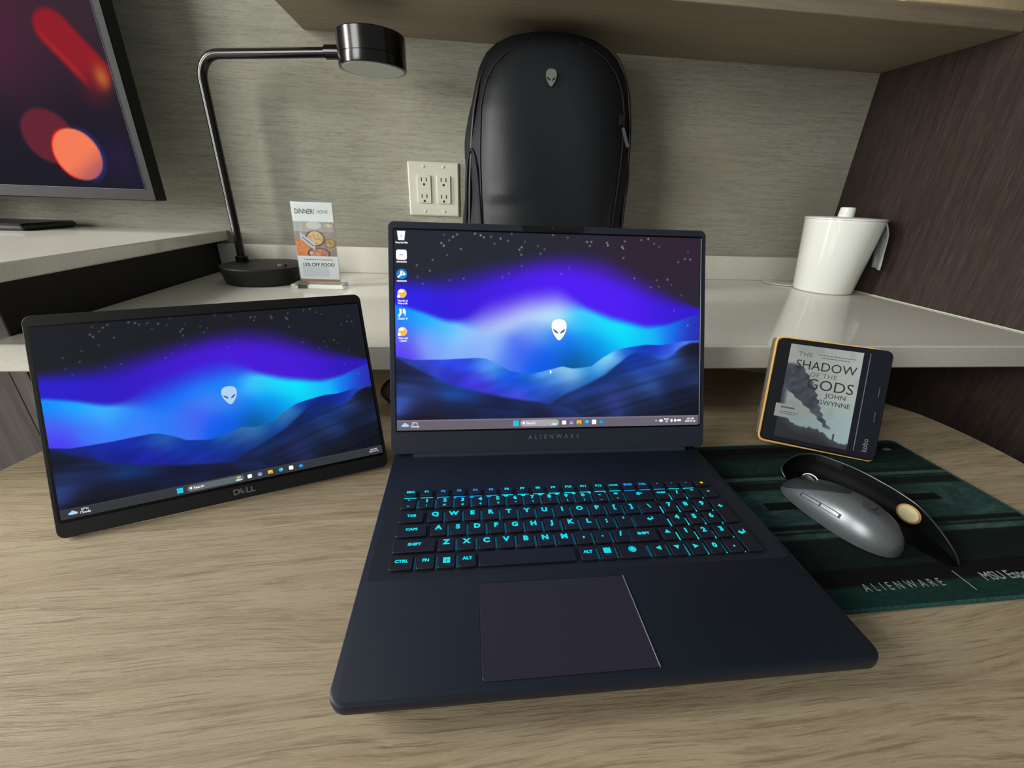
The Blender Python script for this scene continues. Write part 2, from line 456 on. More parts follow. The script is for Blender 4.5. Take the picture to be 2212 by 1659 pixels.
def inset(P, d):
    out = []
    for x, y in P:
        v = Vector((x - cxm, y - cym)); l = v.length; v *= (l - d) / l; out.append((cxm + v.x, cym + v.y))
    return out


mk('table_top', *loft([[(x, y, z) for x, y in inset(O, d)] for z, d in ((-.030, .0015), (-.0285, 0), (-.0015, 0), (0, .0015))]), M_table, tb, Mb)
mk('pedestal', *lathe([(.045, -.735), (.045, -.06), (.12, -.0305)], 32, .12, .43), M_black, tb, Mb)
mk('foot_plate', *lathe([(.27, -.75), (.27, -.742), (.25, -.735)], 48, .12, .43), M_black, tb, Mb)

# ------------------------------------------------------------------ wallpaper picture shown on both screens
def pxy(pts): return np.array([((x - 100) / 1960, (y - (80 + 50 * (x - 100) / 1960)) / (1298 - 93 * (x - 100) / 1960)) for x, y in pts])


def curve(u, pts):
    q = pxy(pts); xs = np.linspace(0, 1, 400)
    ys = np.interp(xs, q[:, 0], q[:, 1]); k = np.hanning(31); k /= k.sum()
    ys = np.convolve(np.pad(ys, 15, 'edge'), k, 'valid'); return np.interp(u, xs, ys)


def ridge(u, pts):
    q = pxy(pts); xs = np.linspace(0, 1, 400)
    ys = np.interp(xs, q[:, 0], q[:, 1]); k = np.hanning(11); k /= k.sum()
    ys = np.convolve(np.pad(ys, 5, 'edge'), k, 'valid'); return np.interp(u, xs, ys)


def idw(u, v, ctl, sg=.05, tf=None, ay=1.0):
    q = pxy([c[:2] for c in ctl]); C = np.array([c[2] for c in ctl], float)
    if tf: C = tf(C)
    out = np.zeros((len(u), 3)); ws = np.zeros(len(u))
    for (a, b), c in zip(q, C):
        d2 = ((u - a) * 1.45) ** 2 + ((v - b) * ay) ** 2
        w = np.exp(-d2 / (2 * sg * sg)) + 1e-4 / (d2 + .02)
        out += w[:, None] * c; ws += w
    return out / ws[:, None]


BRIGHT = [(110, 600, (0, 140, 250)), (250, 640, (20, 170, 255)), (400, 700, (60, 190, 250)), (130, 750, (90, 100, 240)), (130, 880, (90, 60, 240)), (300, 800, (130, 160, 250)), (500, 750, (150, 200, 250)),
          (700, 650, (175, 195, 245)), (850, 620, (190, 205, 248)), (1000, 600, (195, 225, 250)), (1100, 600, (190, 230, 250)), (700, 850, (150, 190, 250)), (550, 880, (130, 170, 250)), (950, 750, (120, 170, 245)),
          (900, 830, (70, 90, 240)), (800, 900, (60, 110, 240)), (1250, 650, (60, 200, 250)), (1400, 680, (20, 220, 250)), (1550, 750, (0, 235, 250)), (1700, 720, (20, 190, 250)), (1850, 720, (10, 130, 240)),
          (1950, 740, (30, 80, 230)), (2040, 700, (40, 40, 180)), (1300, 800, (0, 150, 245)), (1150, 850, (0, 100, 245)), (1000, 900, (10, 90, 240)), (1050, 950, (0, 90, 220)), (1200, 930, (0, 80, 120)),
          (1330, 900, (0, 110, 200)), (1450, 850, (0, 170, 245)), (1650, 800, (0, 190, 245)), (1100, 780, (60, 140, 240)), (2040, 780, (40, 30, 140))]
MID = [(150, 950, (40, 60, 150)), (300, 960, (50, 70, 220)), (500, 930, (40, 70, 230)), (630, 930, (30, 100, 230)), (680, 955, (130, 205, 250)), (250, 1030, (30, 40, 110)), (450, 1050, (45, 45, 190)),
       (600, 1050, (60, 50, 220)), (750, 1000, (10, 90, 230)), (900, 1040, (0, 90, 220)), (990, 1005, (100, 180, 245)), (1130, 1010, (170, 220, 250)), (1200, 1030, (170, 225, 250)), (1050, 1035, (60, 150, 240)),
       (1300, 1010, (60, 170, 240)), (1400, 940, (130, 220, 250)), (1470, 890, (150, 225, 250)), (1540, 860, (20, 100, 220)), (1600, 850, (15, 60, 180)), (1750, 860, (20, 50, 190)), (1850, 840, (40, 60, 210)),
       (1930, 830, (80, 130, 240)), (1820, 930, (60, 130, 230)), (800, 1080, (20, 70, 200)), (1100, 1080, (20, 90, 200)), (1300, 1100, (10, 60, 140)), (1500, 1000, (15, 50, 130)), (1650, 950, (15, 40, 110)),
       (1400, 1120, (20, 50, 120)), (650, 1110, (60, 50, 200)), (850, 1140, (90, 70, 220)), (1000, 1120, (40, 70, 180)), (1200, 1090, (14, 70, 170)), (1100, 1140, (30, 50, 130)), (950, 1085, (10, 70, 190)), (1380, 1020, (20, 90, 190))]
RIGHTH = [(1620, 900, (14, 50, 150)), (1760, 930, (20, 46, 140)), (1450, 1000, (14, 48, 120)), (1300, 1090, (16, 50, 120)), (1850, 900, (60, 124, 225)), (2030, 850, (18, 16, 32)), (1950, 900, (20, 20, 40)), (1850, 980, (26, 40, 80)), (1700, 1060, (44, 84, 160)), (1550, 1100, (30, 50, 100)), (1450, 1150, (50, 62, 140)), (1650, 1150, (28, 40, 74)),
          (1900, 1060, (24, 36, 72)), (2000, 1000, (30, 50, 92)), (1950, 1150, (16, 22, 38)), (1250, 1180, (34, 60, 130)), (1350, 1220, (26, 36, 70)), (1700, 1250, (16, 22, 38)), (2030, 1250, (14, 18, 30)), (1200, 1260, (24, 28, 60))]
LEFTH = [(120, 960, (24, 30, 66)), (120, 1040, (20, 24, 44)), (260, 1050, (28, 36, 80)), (140, 1125, (54, 84, 172)), (300, 1150, (40, 60, 130)), (420, 1070, (16, 54, 120)), (480, 1110, (24, 84, 180)), (560, 1140, (24, 50, 120)),
         (300, 1230, (22, 20, 36)), (700, 1190, (24, 34, 78)), (900, 1220, (26, 40, 90)), (500, 1250, (20, 20, 38)), (300, 1290, (20, 18, 34)), (1000, 1290, (20, 22, 44)), (1100, 1240, (30, 50, 110))]
STARS = [(480, 110, .8), (455, 125, .9), (384, 165, .9), (398, 182, 1), (432, 148, .6), (400, 112, .5), (502, 202, .7), (418, 242, .5), (330, 272, .6), (234, 306, .6), (312, 342, .6), (270, 424, .4), (238, 380, .4),
         (590, 105, .9), (625, 115, 1), (645, 128, .8), (690, 124, .7), (748, 135, .9), (795, 150, .6), (710, 168, .5), (818, 104, .5), (880, 190, .9), (866, 206, .8), (878, 238, .7), (985, 183, .5), (1025, 202, .5), (1000, 230, .6),
         (900, 155, .4), (1080, 112, .6), (1175, 128, .5), (1300, 155, .9), (1328, 155, .8), (1318, 180, .7), (1430, 160, .9), (1436, 176, 1), (1530, 185, 1), (1538, 195, .9), (1548, 150, .7), (1540, 256, .7), (1705, 135, .9),
         (1745, 165, .6), (1658, 142, .7), (1780, 185, .5), (1615, 386, .6), (1765, 398, .5), (1838, 395, .8), (1865, 428, .4), (1725, 445, .5), (1910, 282, .6), (1956, 262, .8), (1992, 265, .8), (1976, 220, .4), (1132, 360, .4),
         (758, 382, .5), (797, 358, .4), (518, 390, .5), (432, 402, .4), (880, 310, .4), (1185, 320, .3), (1980, 688, .6), (1935, 495, .4), (1885, 595, .4), (1778, 440, .4)]


def wallpaper(laptop):
    tf = None
    if not laptop:
        def tf(C):
            C = C.copy(); w = np.clip((C[:, 0] - 70) / 100, 0, 1); C[:, 0] *= 1 - .90 * w; C[:, 1] *= 1 - .44 * w; return C

    def fn(u, v):
        bar = .948
        vv = v * 1.0
        t = curve(u, [(100, 400), (400, 400), (700, 330), (1000, 270), (1200, 260), (1400, 290), (1600, 380), (1800, 480), (2060, 580)])
        c = curve(u, [(100, 555), (250, 600), (400, 660), (550, 670), (700, 610), (900, 545), (1100, 520), (1250, 560), (1450, 640), (1700, 700), (1850, 680), (2060, 610)])
        s = (vv - t) / (c - t)
        dark = mix((34, 38, 48) if laptop else (24, 26, 32), (46, 32, 50) if laptop else (24, 26, 36), smooth(u, .3, 1) * (1 - .5 * smooth(vv, .1, .4)))
        V = mix((48, 22, 205), (78, 24, 242), smooth(u, 0, .55) * (1 - smooth(u, .7, 1)))
        V = mix(V, (44, 30, 236), (1 - smooth(u, 0, .3)) * .8)
        if not laptop: V = V * .88
        o = mix(dark, V, smooth(s, -.30, .48))
        B = idw(u, vv, BRIGHT, .052, tf)
        wd = .10 + .35 * smooth(u, .18, .3) * (1 - smooth(u, .5, .62))
        o = mix(o, B, smooth(s, 1 - wd, 1.02 + wd))
        sk = ridge(u, [(100, 890), (200, 915), (400, 912), (600, 900), (650, 905), (720, 935), (800, 985), (930, 1008), (1050, 978), (1140, 955), (1210, 970), (1330, 955), (1400, 900), (1500, 845), (1600, 826), (1700, 812), (1800, 815), (1950, 790), (2060, 785)])
        m = idw(u, vv, MID, .042, None if laptop else (lambda C: C * np.array((.38, .56, .72))))
        n = vnoise(u, vv * .6 + u * .25, 26, 60, 3)
        m = m * (.92 + .16 * n[:, None])
        o = mix(o, m, smooth(vv - sk, -.002, .004))
        rc = ridge(u, [(100, 1900), (950, 1290), (1050, 1200), (1150, 1130), (1300, 1065), (1420, 1000), (1500, 935), (1570, 880), (1640, 858), (1740, 880), (1820, 900), (1880, 870), (1930, 820), (2000, 790), (2060, 785)])
        R = idw(u, vv, RIGHTH, .05, None if laptop else (lambda C: C * .7)) * (.78 + .44 * vnoise(u * .8, vv + u * .42, 8, 54, 5))[:, None]
        o = mix(o, R, smooth(vv - rc, -.002, .02))
        lc = ridge(u, [(100, 890), (200, 950), (350, 1030), (500, 1085), (750, 1145), (1000, 1182), (1200, 1215), (1300, 1300), (2060, 2000)])
        Lh = idw(u, vv, LEFTH, .05, None if laptop else (lambda C: C * .7)) * (.82 + .36 * vnoise(u, vv - u * .15, 6, 44, 8))[:, None]
        o = mix(o, Lh, smooth(vv - lc, -.002, .02))
        for x, y, b in STARS:
            (a_, b_), = pxy([(x, y)])
            w = np.exp(-(((u - a_) * 400) ** 2 + ((vv - b_) * 250) ** 2) / 1.2) * b * (.9 if laptop else .55)
            o = mix(o, (205, 205, 225), w)
        tb_ = (104, 98, 110) if laptop else (50, 54, 58)
        o = mix(o, tb_, (v > bar) * 1.0)
        o = mix(o, (124, 116, 128) if laptop else (64, 64, 66), ((v > bar) & (v < bar + .006)) * 1.0)
        return o
    return fn


def desktop(disp, w, h, laptop):
    """icons and writing on the taskbar; local coordinates of the picture, lower left = 0"""
    z = .0003
    yb = h * .026
    s = h * .030

    def at(name, P, m, dz=0.0): return poly(name, P, z + dz, m, disp)
    X = (lambda u: u * w)
    emblem('emblem', .0272 if laptop else .021, M_white_px if laptop else M_icon['sky'], M_icon['eye'], disp, T(w * (.5195 if laptop else .505), h * (.51 if laptop else .516), z))
    # start, search pill, icons
    st = X(.377) if laptop else X(.5) - .0581
    pl = [X(.391), X(.519)] if laptop else [X(.5) - .0517, X(.5) + .0023]
    ic = [X(.536), X(.5605), X(.586), X(.6115), X(.637), X(.662)] if laptop else [X(.5) + q for q in (.0080, .0182, .0290, .0400, .0509, .0616)]
    for dx in (-1, 1):
        for dy in (-1, 1):
            at('start_tile', rr(s * .46, s * .46, s * .06, 2, st + dx * s * .24, yb + dy * s * .24), M_icon['cyan'])
    at('search_bar', rr(pl[1] - pl[0], s * 1.15, s * .57, 6, (pl[0] + pl[1]) / 2, yb), M_icon['pill' if laptop else 'pill_dark'])
    ring = ell(pl[0] + s * .6, yb + s * .05, s * .22, s * .22, 12)
    at('search_icon', ring, M_white_px, .00015)
    text('search_text', 'Search', s * .62, M_white_px, disp, T(pl[0] + s * 1.85, yb, z + .00015), bold=s * .012)
    at('search_picture', ell(pl[1] - s * .85, yb + s * .22, s * .42, s * .2, 14), M_icon['green'], .00015)
    at('search_picture', ell(pl[1] - s * .85, yb - s * .25, s * .6, s * .16, 14), M_icon['mint'], .00015)
    r = s * .42
    at('taskbar_icon', rr(s * .75, s * .72, s * .16, 3, ic[0], yb), M_white_px)
    at('taskbar_icon', ell(ic[1], yb, r, r, 16), M_icon['violet']); at('icon_detail', ell(ic[1] + r * .3, yb - r * .2, r * .5, r * .55, 12), M_icon['pink'], .00015); at('icon_detail', ell(ic[1] - r * .3, yb - r * .4, r * .35, r * .35, 12), M_icon['gold'], .0002)
    at('taskbar_icon', rr(s * .85, s * .7, s * .1, 2, ic[2], yb), M_icon['gold']); at('icon_detail', rr(s * .4, s * .2, s * .06, 2, ic[2], yb - s * .22), M_icon['blue'], .00015)
    at('taskbar_icon', ell(ic[3], yb, r, r, 16), M_icon['blue']); at('icon_detail', ell(ic[3] + r * .35, yb + r * .2, r * .5, r * .6, 12), M_icon['green'], .00015); at('icon_detail', ell(ic[3] - r * .2, yb + r * .1, r * .5, r * .55, 12), M_icon['cyan'], .0002)
    at('taskbar_icon', rr(s * .8, s * .8, s * .18, 3, ic[4], yb), M_white_px)
    at('taskbar_icon', ell(ic[5], yb - s * .05, r, r * .8, 16), M_icon['blue']); at('icon_detail', ell(ic[5] - r * .2, yb, r * .4, r * .4, 12), M_icon['cyan'], .00015)
    # weather
    wx = X(.026) if laptop else X(.5) - .1468
    cl = [(-.5, -.25), (.5, -.25), (.62, -.05), (.5, .15), (.25, .2), (.1, .4), (-.15, .42), (-.3, .2), (-.55, .1), (-.65, -.08)]
    at('weather_icon', [(wx + a * s, yb + b * s) for a, b in cl], M_icon['sky'])
    text('weather_text', '27°C\nCloudy', s * .5, M_white_px, disp, T(wx + s * 1.6, yb + s * .05, z + .0001), bold=s * .01)
    # clock
    kx = X(.977) if laptop else X(.5) + .148
    text('clock_text', '4:52 PM\n2025-07-25', s * .42, M_icon['soft'] if not laptop else M_white_px, disp, T(kx - s * .3, yb + s * .05, z + .0001), bold=s * .012)
    if laptop:
        for a, q in ((.851, 'chev'), (.868, 'cloud'), (.905, 'w'), (.918, 'v'), (.932, 'b')):
            if q == 'chev': at('tray_icon', [(X(a) - s * .25, yb - s * .15), (X(a), yb + s * .2), (X(a) + s * .25, yb - s * .15), (X(a), yb)], M_white_px)
            elif q == 'cloud': at('tray_icon', ell(X(a), yb, s * .38, s * .24, 12), M_white_px)
            elif q == 'b': at('tray_icon', rr(s * .7, s * .35, s * .1, 2, X(a), yb), M_white_px)
            else: at('tray_icon', ell(X(a), yb, s * .24, s * .26, 10), M_white_px)
        text('tray_text', 'ENG\nUS', s * .42, M_white_px, disp, T(X(.887), yb + s * .05, z + .0001), bold=s * .012)
        # desktop icons on the left
        d = h * .050
        ix = w * .022
        def cap(y, lines):
            text('icon_caption', lines, d * .26, M_white_px, disp, T(ix + .0005, y, z), bold=d * .008)
        Y = lambda py: h * (1 - (py - 80) / 1298)
        y = Y(118); at('desktop_icon', [(ix - d * .40, y + d * .46), (ix + d * .40, y + d * .46), (ix + d * .30, y - d * .46), (ix - d * .30, y - d * .46)], M_white_px); 
        at('icon_detail', [(ix - d * .1, y - d * .1), (ix + d * .1, y - d * .1), (ix, y + d * .08)], M_icon['pill'], .00015); cap(Y(162), 'Recycle Bin')
        y = Y(240); at('desktop_icon', rr(d * 1.05, d * 1.0, d * .2, 4, ix, y), M_white_px)
        at('icon_detail', rr(d * .4, d * .06, d * .02, 2, ix, y), M_icon['grey'], .00015); at('icon_caption', rr(d * 1.05, d * .16, d * .07, 3, ix, Y(285)), M_icon['soft'])
        y = Y(363); at('desktop_icon', ell(ix, y, d * .52, d * .5, 24), M_icon['blue'])
        at('icon_detail', [(ix - d * .12, y + d * .32), (ix + d * .06, y + d * .3), (ix + d * .4, y + d * .02), (ix + d * .3, y - d * .12), (ix, y - d * .12), (ix - d * .35, y - d * .42), (ix - d * .45, y - d * .3), (ix - d * .15, y)], M_white_px, .00015)
        at('icon_detail', ell(ix + d * .08, y + d * .06, d * .07, d * .07, 10), M_icon['blue'], .0003); at('icon_caption', rr(d * 1.0, d * .16, d * .07, 3, ix, Y(408)), M_icon['soft'])
        for py in (487, 732):
            y = Y(py); at('desktop_icon', ell(ix, y, d * .45, d * .45, 20), M_icon['soft']); at('icon_detail', ell(ix + d * .05, y - d * .05, d * .34, d * .36, 14), M_icon['gold'], .00015)
            at('icon_detail', ell(ix - d * .1, y + d * .22, d * .28, d * .16, 10), M_white_px, .0003); at('icon_detail', ell(ix - d * .32, y - d * .3, d * .17, d * .17, 10), M_white_px, .00045)
        cap(Y(543), 'World of\nWarcraft')
        cap(Y(784), 'Warcraft\nClassic')
        y = Y(612)
        at('desktop_icon', [(ix - d * .3, y + d * .4), (ix - d * .06, y + d * .4), (ix - d * .06, y - d * .1), (ix - d * .3, y - d * .45), (ix - d * .45, y - d * .25), (ix - d * .25, y)], M_white_px)
        at('desktop_icon', [(ix + d * .05, y + d * .42), (ix + d * .25, y + d * .4), (ix + d * .36, y + d * .1), (ix + d * .26, y - d * .42), (ix + d * .2, y), (ix + d * .05, y - d * .1)], M_white_px)
        cap(Y(650), 'Diablo IV')
        # mouse pointer
        at('pointer', [(X(.489), Y(985)), (X(.489) + d * .22, Y(1000)), (X(.489) + d * .08, Y(1010)), (X(.489) - d * .02, Y(1012))], M_white_px, .0002)


# ------------------------------------------------------------------ laptop
LX, LY, LYAW = .10944, .17955, .00171
YH, LT, LANG = .26991, .03097, math.radians(67.998)
lap = empty('laptop', (LX, LY, 0), LYAW, label='large dark navy laptop, open, teal lit keyboard and mountain picture on its screen', cat='laptop')
mk('base', *slab(.3990, .318, .013, [(.0050, .014), (.0110, .010), (.0170, .0035), (.0225, .0004), (.0265, 0), (.0300, .0006), (LT, .0022)], -.0030, .1475, 8), M_navy, lap)
for fx in (-.17, .17):
    for fy in (.02, .27):
        mk('rubber_foot', *bx(fx - .022, fx + .022, fy - .005, fy + .005, .0002, .0052, .0012), M_black, lap)
Mlid = frame((0, YH, LT), (1, 0, 0), (0, math.cos(LANG), math.sin(LANG)))
lid = mk('lid', *slab(.4100, .2868, .008, [(-.0085, .0012), (-.0070, 0), (-.0008, 0), (0, .0008)], 0, .0035 + .1434, 8), M_navy_lid, lap, Mlid)
mk('hinge', *tube([(-.1785, 0, -.004), (.1785, 0, -.004)], .0056, 16), M_navy_lid, lap, Mlid)
mk('screen_border', *slab(.3985, .2510, .002, [(.00002, 0), (.0001, .0002)], 0, .1567, 2), M_border, lap, Mlid)
mk('bezel_highlight', *bx(.1976, .1984, .0345, .2795, .0001, .0016, .0003), M_logo_grey, lap, Mlid)  # thin pale strip standing in for the highlight on the bezel edge
DW, DH = .3944, .2466
disp = paint('display', DW, DH, 470, 300, wallpaper(True), M_screen, lap, Mlid @ T(-DW / 2 - .0003, .0334, .0003))
desktop(disp, DW, DH, True)
mk('camera_bar', *loft([[(x, y, z) for x, y in ((-.0385, .2830), (.0370, .2830), (.0395, .2895), (-.0410, .2895))] for z in (.00005, .0012)]), M_gloss, lap, Mlid, smooth=False)
mk('camera_lens', *lathe([(.0016, .0012), (.0016, .0015), (.001, .0017)], 16, 0, .2865), M_well, lap, Mlid)
text('lid_lettering', 'ALIENWARE', .0076, M_logo_grey, lap, Mlid @ T(.0005, .0215, .0003), space=2.05, sx=.9)

mk('keyboard_plate', *slab(.386, .1185, .002, [(LT - .0002, 0), (LT + .00015, 0)], -.003, .1446, 3), M_well, lap)
mk('touchpad_surround', *slab(.1272, .0805, .003, [(LT - .0004, 0), (LT + .00012, 0)], -.0387, .0366, 3), M_black, lap)
mk('touchpad', *slab(.1258, .0790, .0026, [(LT - .0004, 0), (LT + .00030, 0), (LT + .00045, .0002)], -.0387, .0366, 3), M_pad, lap)
mk('touchpad_edge', *bx(.0241, .0249, -.003, .0764, LT, LT + .0009, .0002), M_logo_grey, lap)

_keymesh = {}
KZ0, KZ1 = LT + .0008, LT + .0031


def key(x0, x1, y0, y1, leg=None, size=.0068, m=None, dy=.0, sub=None):
    w = round((x1 - x0) * 1000, 1) / 1000; h = round((y1 - y0) * 1000, 1) / 1000
    if (w, h) not in _keymesh:
        V, Fc = slab(w, h, .0016, [(KZ0, .0002), (KZ1 - .0004, .0001), (KZ1, .0006)], 0, 0, 2)
        me = bpy.data.meshes.new('key'); me.from_pydata(V, [], Fc)
        bm = bmesh.new(); bm.from_mesh(me); bmesh.ops.recalc_face_normals(bm, faces=bm.faces); bm.to_mesh(me); bm.free()
        _keymesh[(w, h)] = me
    k = link('key', _keymesh[(w, h)], M_key, lap, T((x0 + x1) / 2, (y0 + y1) / 2, 0))
    z = KZ1 + .00008
    if leg == '#win':
        V = []; Fc = []
        for a in (-.00165, .00165):
            for b in (-.00165, .00165):
                o = len(V); V += [(a + i, b + j, z) for i, j in ((-.0015, -.0015), (.0015, -.0015), (.0015, .0015), (-.0015, .0015))]; Fc.append((o, o + 1, o + 2, o + 3))
        mk('legend', V, Fc, m or M_teal, k, smooth=False, fix=False)
    elif leg:
        text('legend', leg, size, m or M_teal, k, T(0, dy, z), bold=size * .055, sx=1.1)
    if sub: text('sub_legend', sub, .0034, m or M_teal, k, T(0, -.0046, z), bold=.00022)
    return k


mm = .001
# function row
FK = ['ESC', 'F1', 'F2', 'F3', 'F4', 'F5', 'F6', 'F7', 'F8', 'F9', 'F10', 'F11', 'F12', 'HOME', 'END', 'DEL', '•', '•', '•']
strips = []; strips_b = []
for i, s_ in enumerate(FK):
    c = -172.5 + 17.52 * i
    blue = i in (2, 3, 4, 5, 14, 15, 16)
    key((c - 6.8) * mm, (c + 6.8) * mm, 191.3 * mm, 201.3 * mm, s_, .0046 if len(s_) < 4 else .0034, M_blueglow if blue else M_teal, dy=.0008)
    (strips_b if blue else strips).append((c - 6.0, c + 6.6, 187.5, 191.0))
key(153.8 * mm, 169.6 * mm, 191.3 * mm, 201.3 * mm, '•', .009, M_amber, dy=-.0006)
dim = []
# number row
NR = ['`', '1', '2', '3', '4', '5', '6', '7', '8', '9', '0', '-', '=']
for i, s_ in enumerate(NR):
    c = -172.6 + 18.83 * i
    key((c - 7.6) * mm, (c + 7.6) * mm, 171.4 * mm, 187.0 * mm, s_, .0068, dy=.0028, sub='~!@#$%^&*()_+'[i])
    dim.append((c + 8.2, c + 10.4, 173, 186))
key(.0640, .0966, .1714, .1870, '←', .007, dy=.002)
# Q row
key(-.1796, -.1550, .1510, .1670, 'TAB', .0044, dy=.001)
for i, s_ in enumerate('QWERTYUIOP[]'):
    c = -143.7 + 18.8 * i
    key((c - 7.6) * mm, (c + 7.6) * mm, 151.0 * mm, 167.0 * mm, s_, .0078, dy=.002)
    dim.append((c + 8.2, c + 10.4, 152, 166))
key(.0735, .0925, .1510, .1670, '\\', .0075, dy=.001)
# home row
key(-.1796, -.1505, .1318, .1478, 'CAPS', .0044, dy=.001)
for i, s_ in enumerate("ASDFGHJKL;'"):
    c = -139.3 + 18.8 * i
    key((c - 7.6) * mm, (c + 7.6) * mm, 131.8 * mm, 147.8 * mm, s_, .0078, dy=.002)
    dim.append((c + 8.2, c + 10.4, 133, 147))
key(.0588, .0938, .1318, .1478, '↵', .007, dy=.001)
# shift row
key(-.1796, -.1408, .1124, .1284, 'SHIFT', .0044, dy=.001)
for i, s_ in enumerate('ZXCVBNM,./'):
    c = -130.9 + 18.8 * i
    key((c - 7.6) * mm, (c + 7.6) * mm, 112.4 * mm, 128.4 * mm, s_, .0078, dy=.002)
    dim.append((c + 8.2, c + 10.4, 114, 128))
key(.0472, .0752, .1124, .1284, 'SHIFT', .0044, dy=.001)
key(.0788, .0938, .1124, .1284, '▲', .005, dy=.002)
# bottom row
for a, b, s_, z_ in ((-179.4, -159.4, 'CTRL', .0044), (-156.2, -140.4, 'FN', .0044), (-137.6, -122.0, '#win', 0), (-119.2, -103.4, 'ALT', .0044), (-8, 7.8, 'ALT', .0044), (11, 25.6, '▤', .0075), (29, 56.6, '◉', .0075),
                      (61.4, 75.6, '◄', .005), (79.4, 94, '▼', .005), (98, 113.2, '►', .005), (116.9, 132, '0', .0075), (135.2, 151, '.', .0085)):
    key(a * mm, b * mm, 92.8 * mm, 109.0 * mm, s_, z_, dy=.001)
key(-.1012, -.0124, .0928, .1090)
for a, b, c, d in ((-158.4, -157.2, 94, 108), (-139.6, -138.2, 94, 108), (-121.4, -119.8, 94, 108), (8.2, 10.6, 95, 108), (26.2, 28.4, 95, 108), (57.2, 60.8, 95, 108), (76.2, 78.8, 95, 108), (94.6, 97.4, 95, 108), (113.8, 116.3, 95, 108), (132.6, 134.6, 95, 108), (151.6, 153.0, 95, 108)): dim.append((a, b, c, d))
# number pad
PADK = [(171.4, 187.0, ('NUM', '/', '*', '-')), (151.0, 167.0, '789'), (131.8, 147.8, '456'), (112.4, 128.4, '123')]
PC = [(98, 113.2), (116.9, 132), (135.2, 151), (153.8, 169.6)]
bright = []
for y0, y1, ss in PADK:
    for j, s_ in enumerate(ss):
        key(PC[j][0] * mm, PC[j][1] * mm, y0 * mm, y1 * mm, s_, .0078 if len(s_) == 1 else .004, dy=.002)
    for j in range(4):
        bright.append((PC[j][0] - 2.6, PC[j][0] - 1.2, y0 + .5, y1 - 5))
for a in (98, 116.9, 135.2, 153.8): bright.append((a - 2.6, a - 1.2, 94, 104))
key(.1538, .1696, .1318, .1670, '+', .008, dy=.006)
key(.1538, .1696, .0928, .1284, '↵', .008, dy=.006)


def glow(name, R, m):
    V = []; Fc = []
    for a, b, c, d in R:
        o = len(V); V += [(a * mm, c * mm, LT + .0004), (b * mm, c * mm, LT + .0004), (b * mm, d * mm, LT + .0004), (a * mm, d * mm, LT + .0004)]; Fc.append((o, o + 1, o + 2, o + 3))
    mk(name, V, Fc, m, lap, smooth=False, fix=False)


glow('backlight', strips + bright, M_teal)
glow('backlight', strips_b, M_blueglow)
glow('backlight', dim, M_tealdim)

# ------------------------------------------------------------------ portable monitor
DO = (-.2563, .4117, -.004); DYA, DTI, DRO = .3318, .4702, .0125
dR = Vector((math.cos(DYA), math.sin(DYA), 0)); dU = Vector((-math.sin(DYA) * math.sin(DTI), math.cos(DYA) * math.sin(DTI), math.cos(DTI)))
mon = empty('portable_monitor', (DO[0], DO[1], 0), DYA, label='thin black portable monitor tilted back on the desk left of the laptop', cat='monitor')
R_ = dR * math.cos(DRO) + dU * math.sin(DRO); U_ = dU * math.cos(DRO) - dR * math.sin(DRO)
Mw = frame((DO[0], DO[1], .0035), R_, U_)
Mm = Matrix.Rotation(-DYA, 4, 'Z') @ Matrix.Translation((-DO[0], -DO[1], 0)) @ Mw
mk('shell', *slab(.3230, .2270, .008, [(-.0065, .002), (-.005, 0), (-.0006, 0), (0, .0006)], 0, .1155, 8), M_matte, mon, Mm)
mk('screen_border', *slab(.3175, .2010, .003, [(.00002, 0), (.0001, .0002)], 0, .1178, 2), M_border, mon, Mm)
w2, h2 = .3136, .1960
d2 = paint('display', w2, h2, 400, 250, wallpaper(False), M_screen, mon, Mm @ T(-w2 / 2 + .0006, .0205, .0003))
desktop(d2, w2, h2, False)
for ch, dx_, rz_ in (('D', -.0075, 0), ('E', -.0022, .72), ('LL', .0062, 0)):
    text('frame_lettering', ch, .0088 if ch != 'E' else .0078, M_logo_grey, mon, Mm @ T(.0010 + dx_, .0105, .0003, rz_), bold=.00015, sx=1.1)
mk('kickstand', *bx(-.09, .09, 0, .103, -.0015, .0015, .001), M_matte, mon, frame((.01, .048, .079), (1, 0, 0), (0, .115 - .048, .003 - .079)))
mk('stand_foot', *slab(.17, .026, .006, [(.0003, .001), (.0020, 0), (.0040, .001)], .01, .028, 4), M_matte, mon)

# ------------------------------------------------------------------ mouse pad
pad = empty('mouse_pad', (.48, .365, 0), math.radians(1.0), label='dark green printed mouse pad partly under the laptop edge', cat='mouse pad')
PW, PH = .372, .272


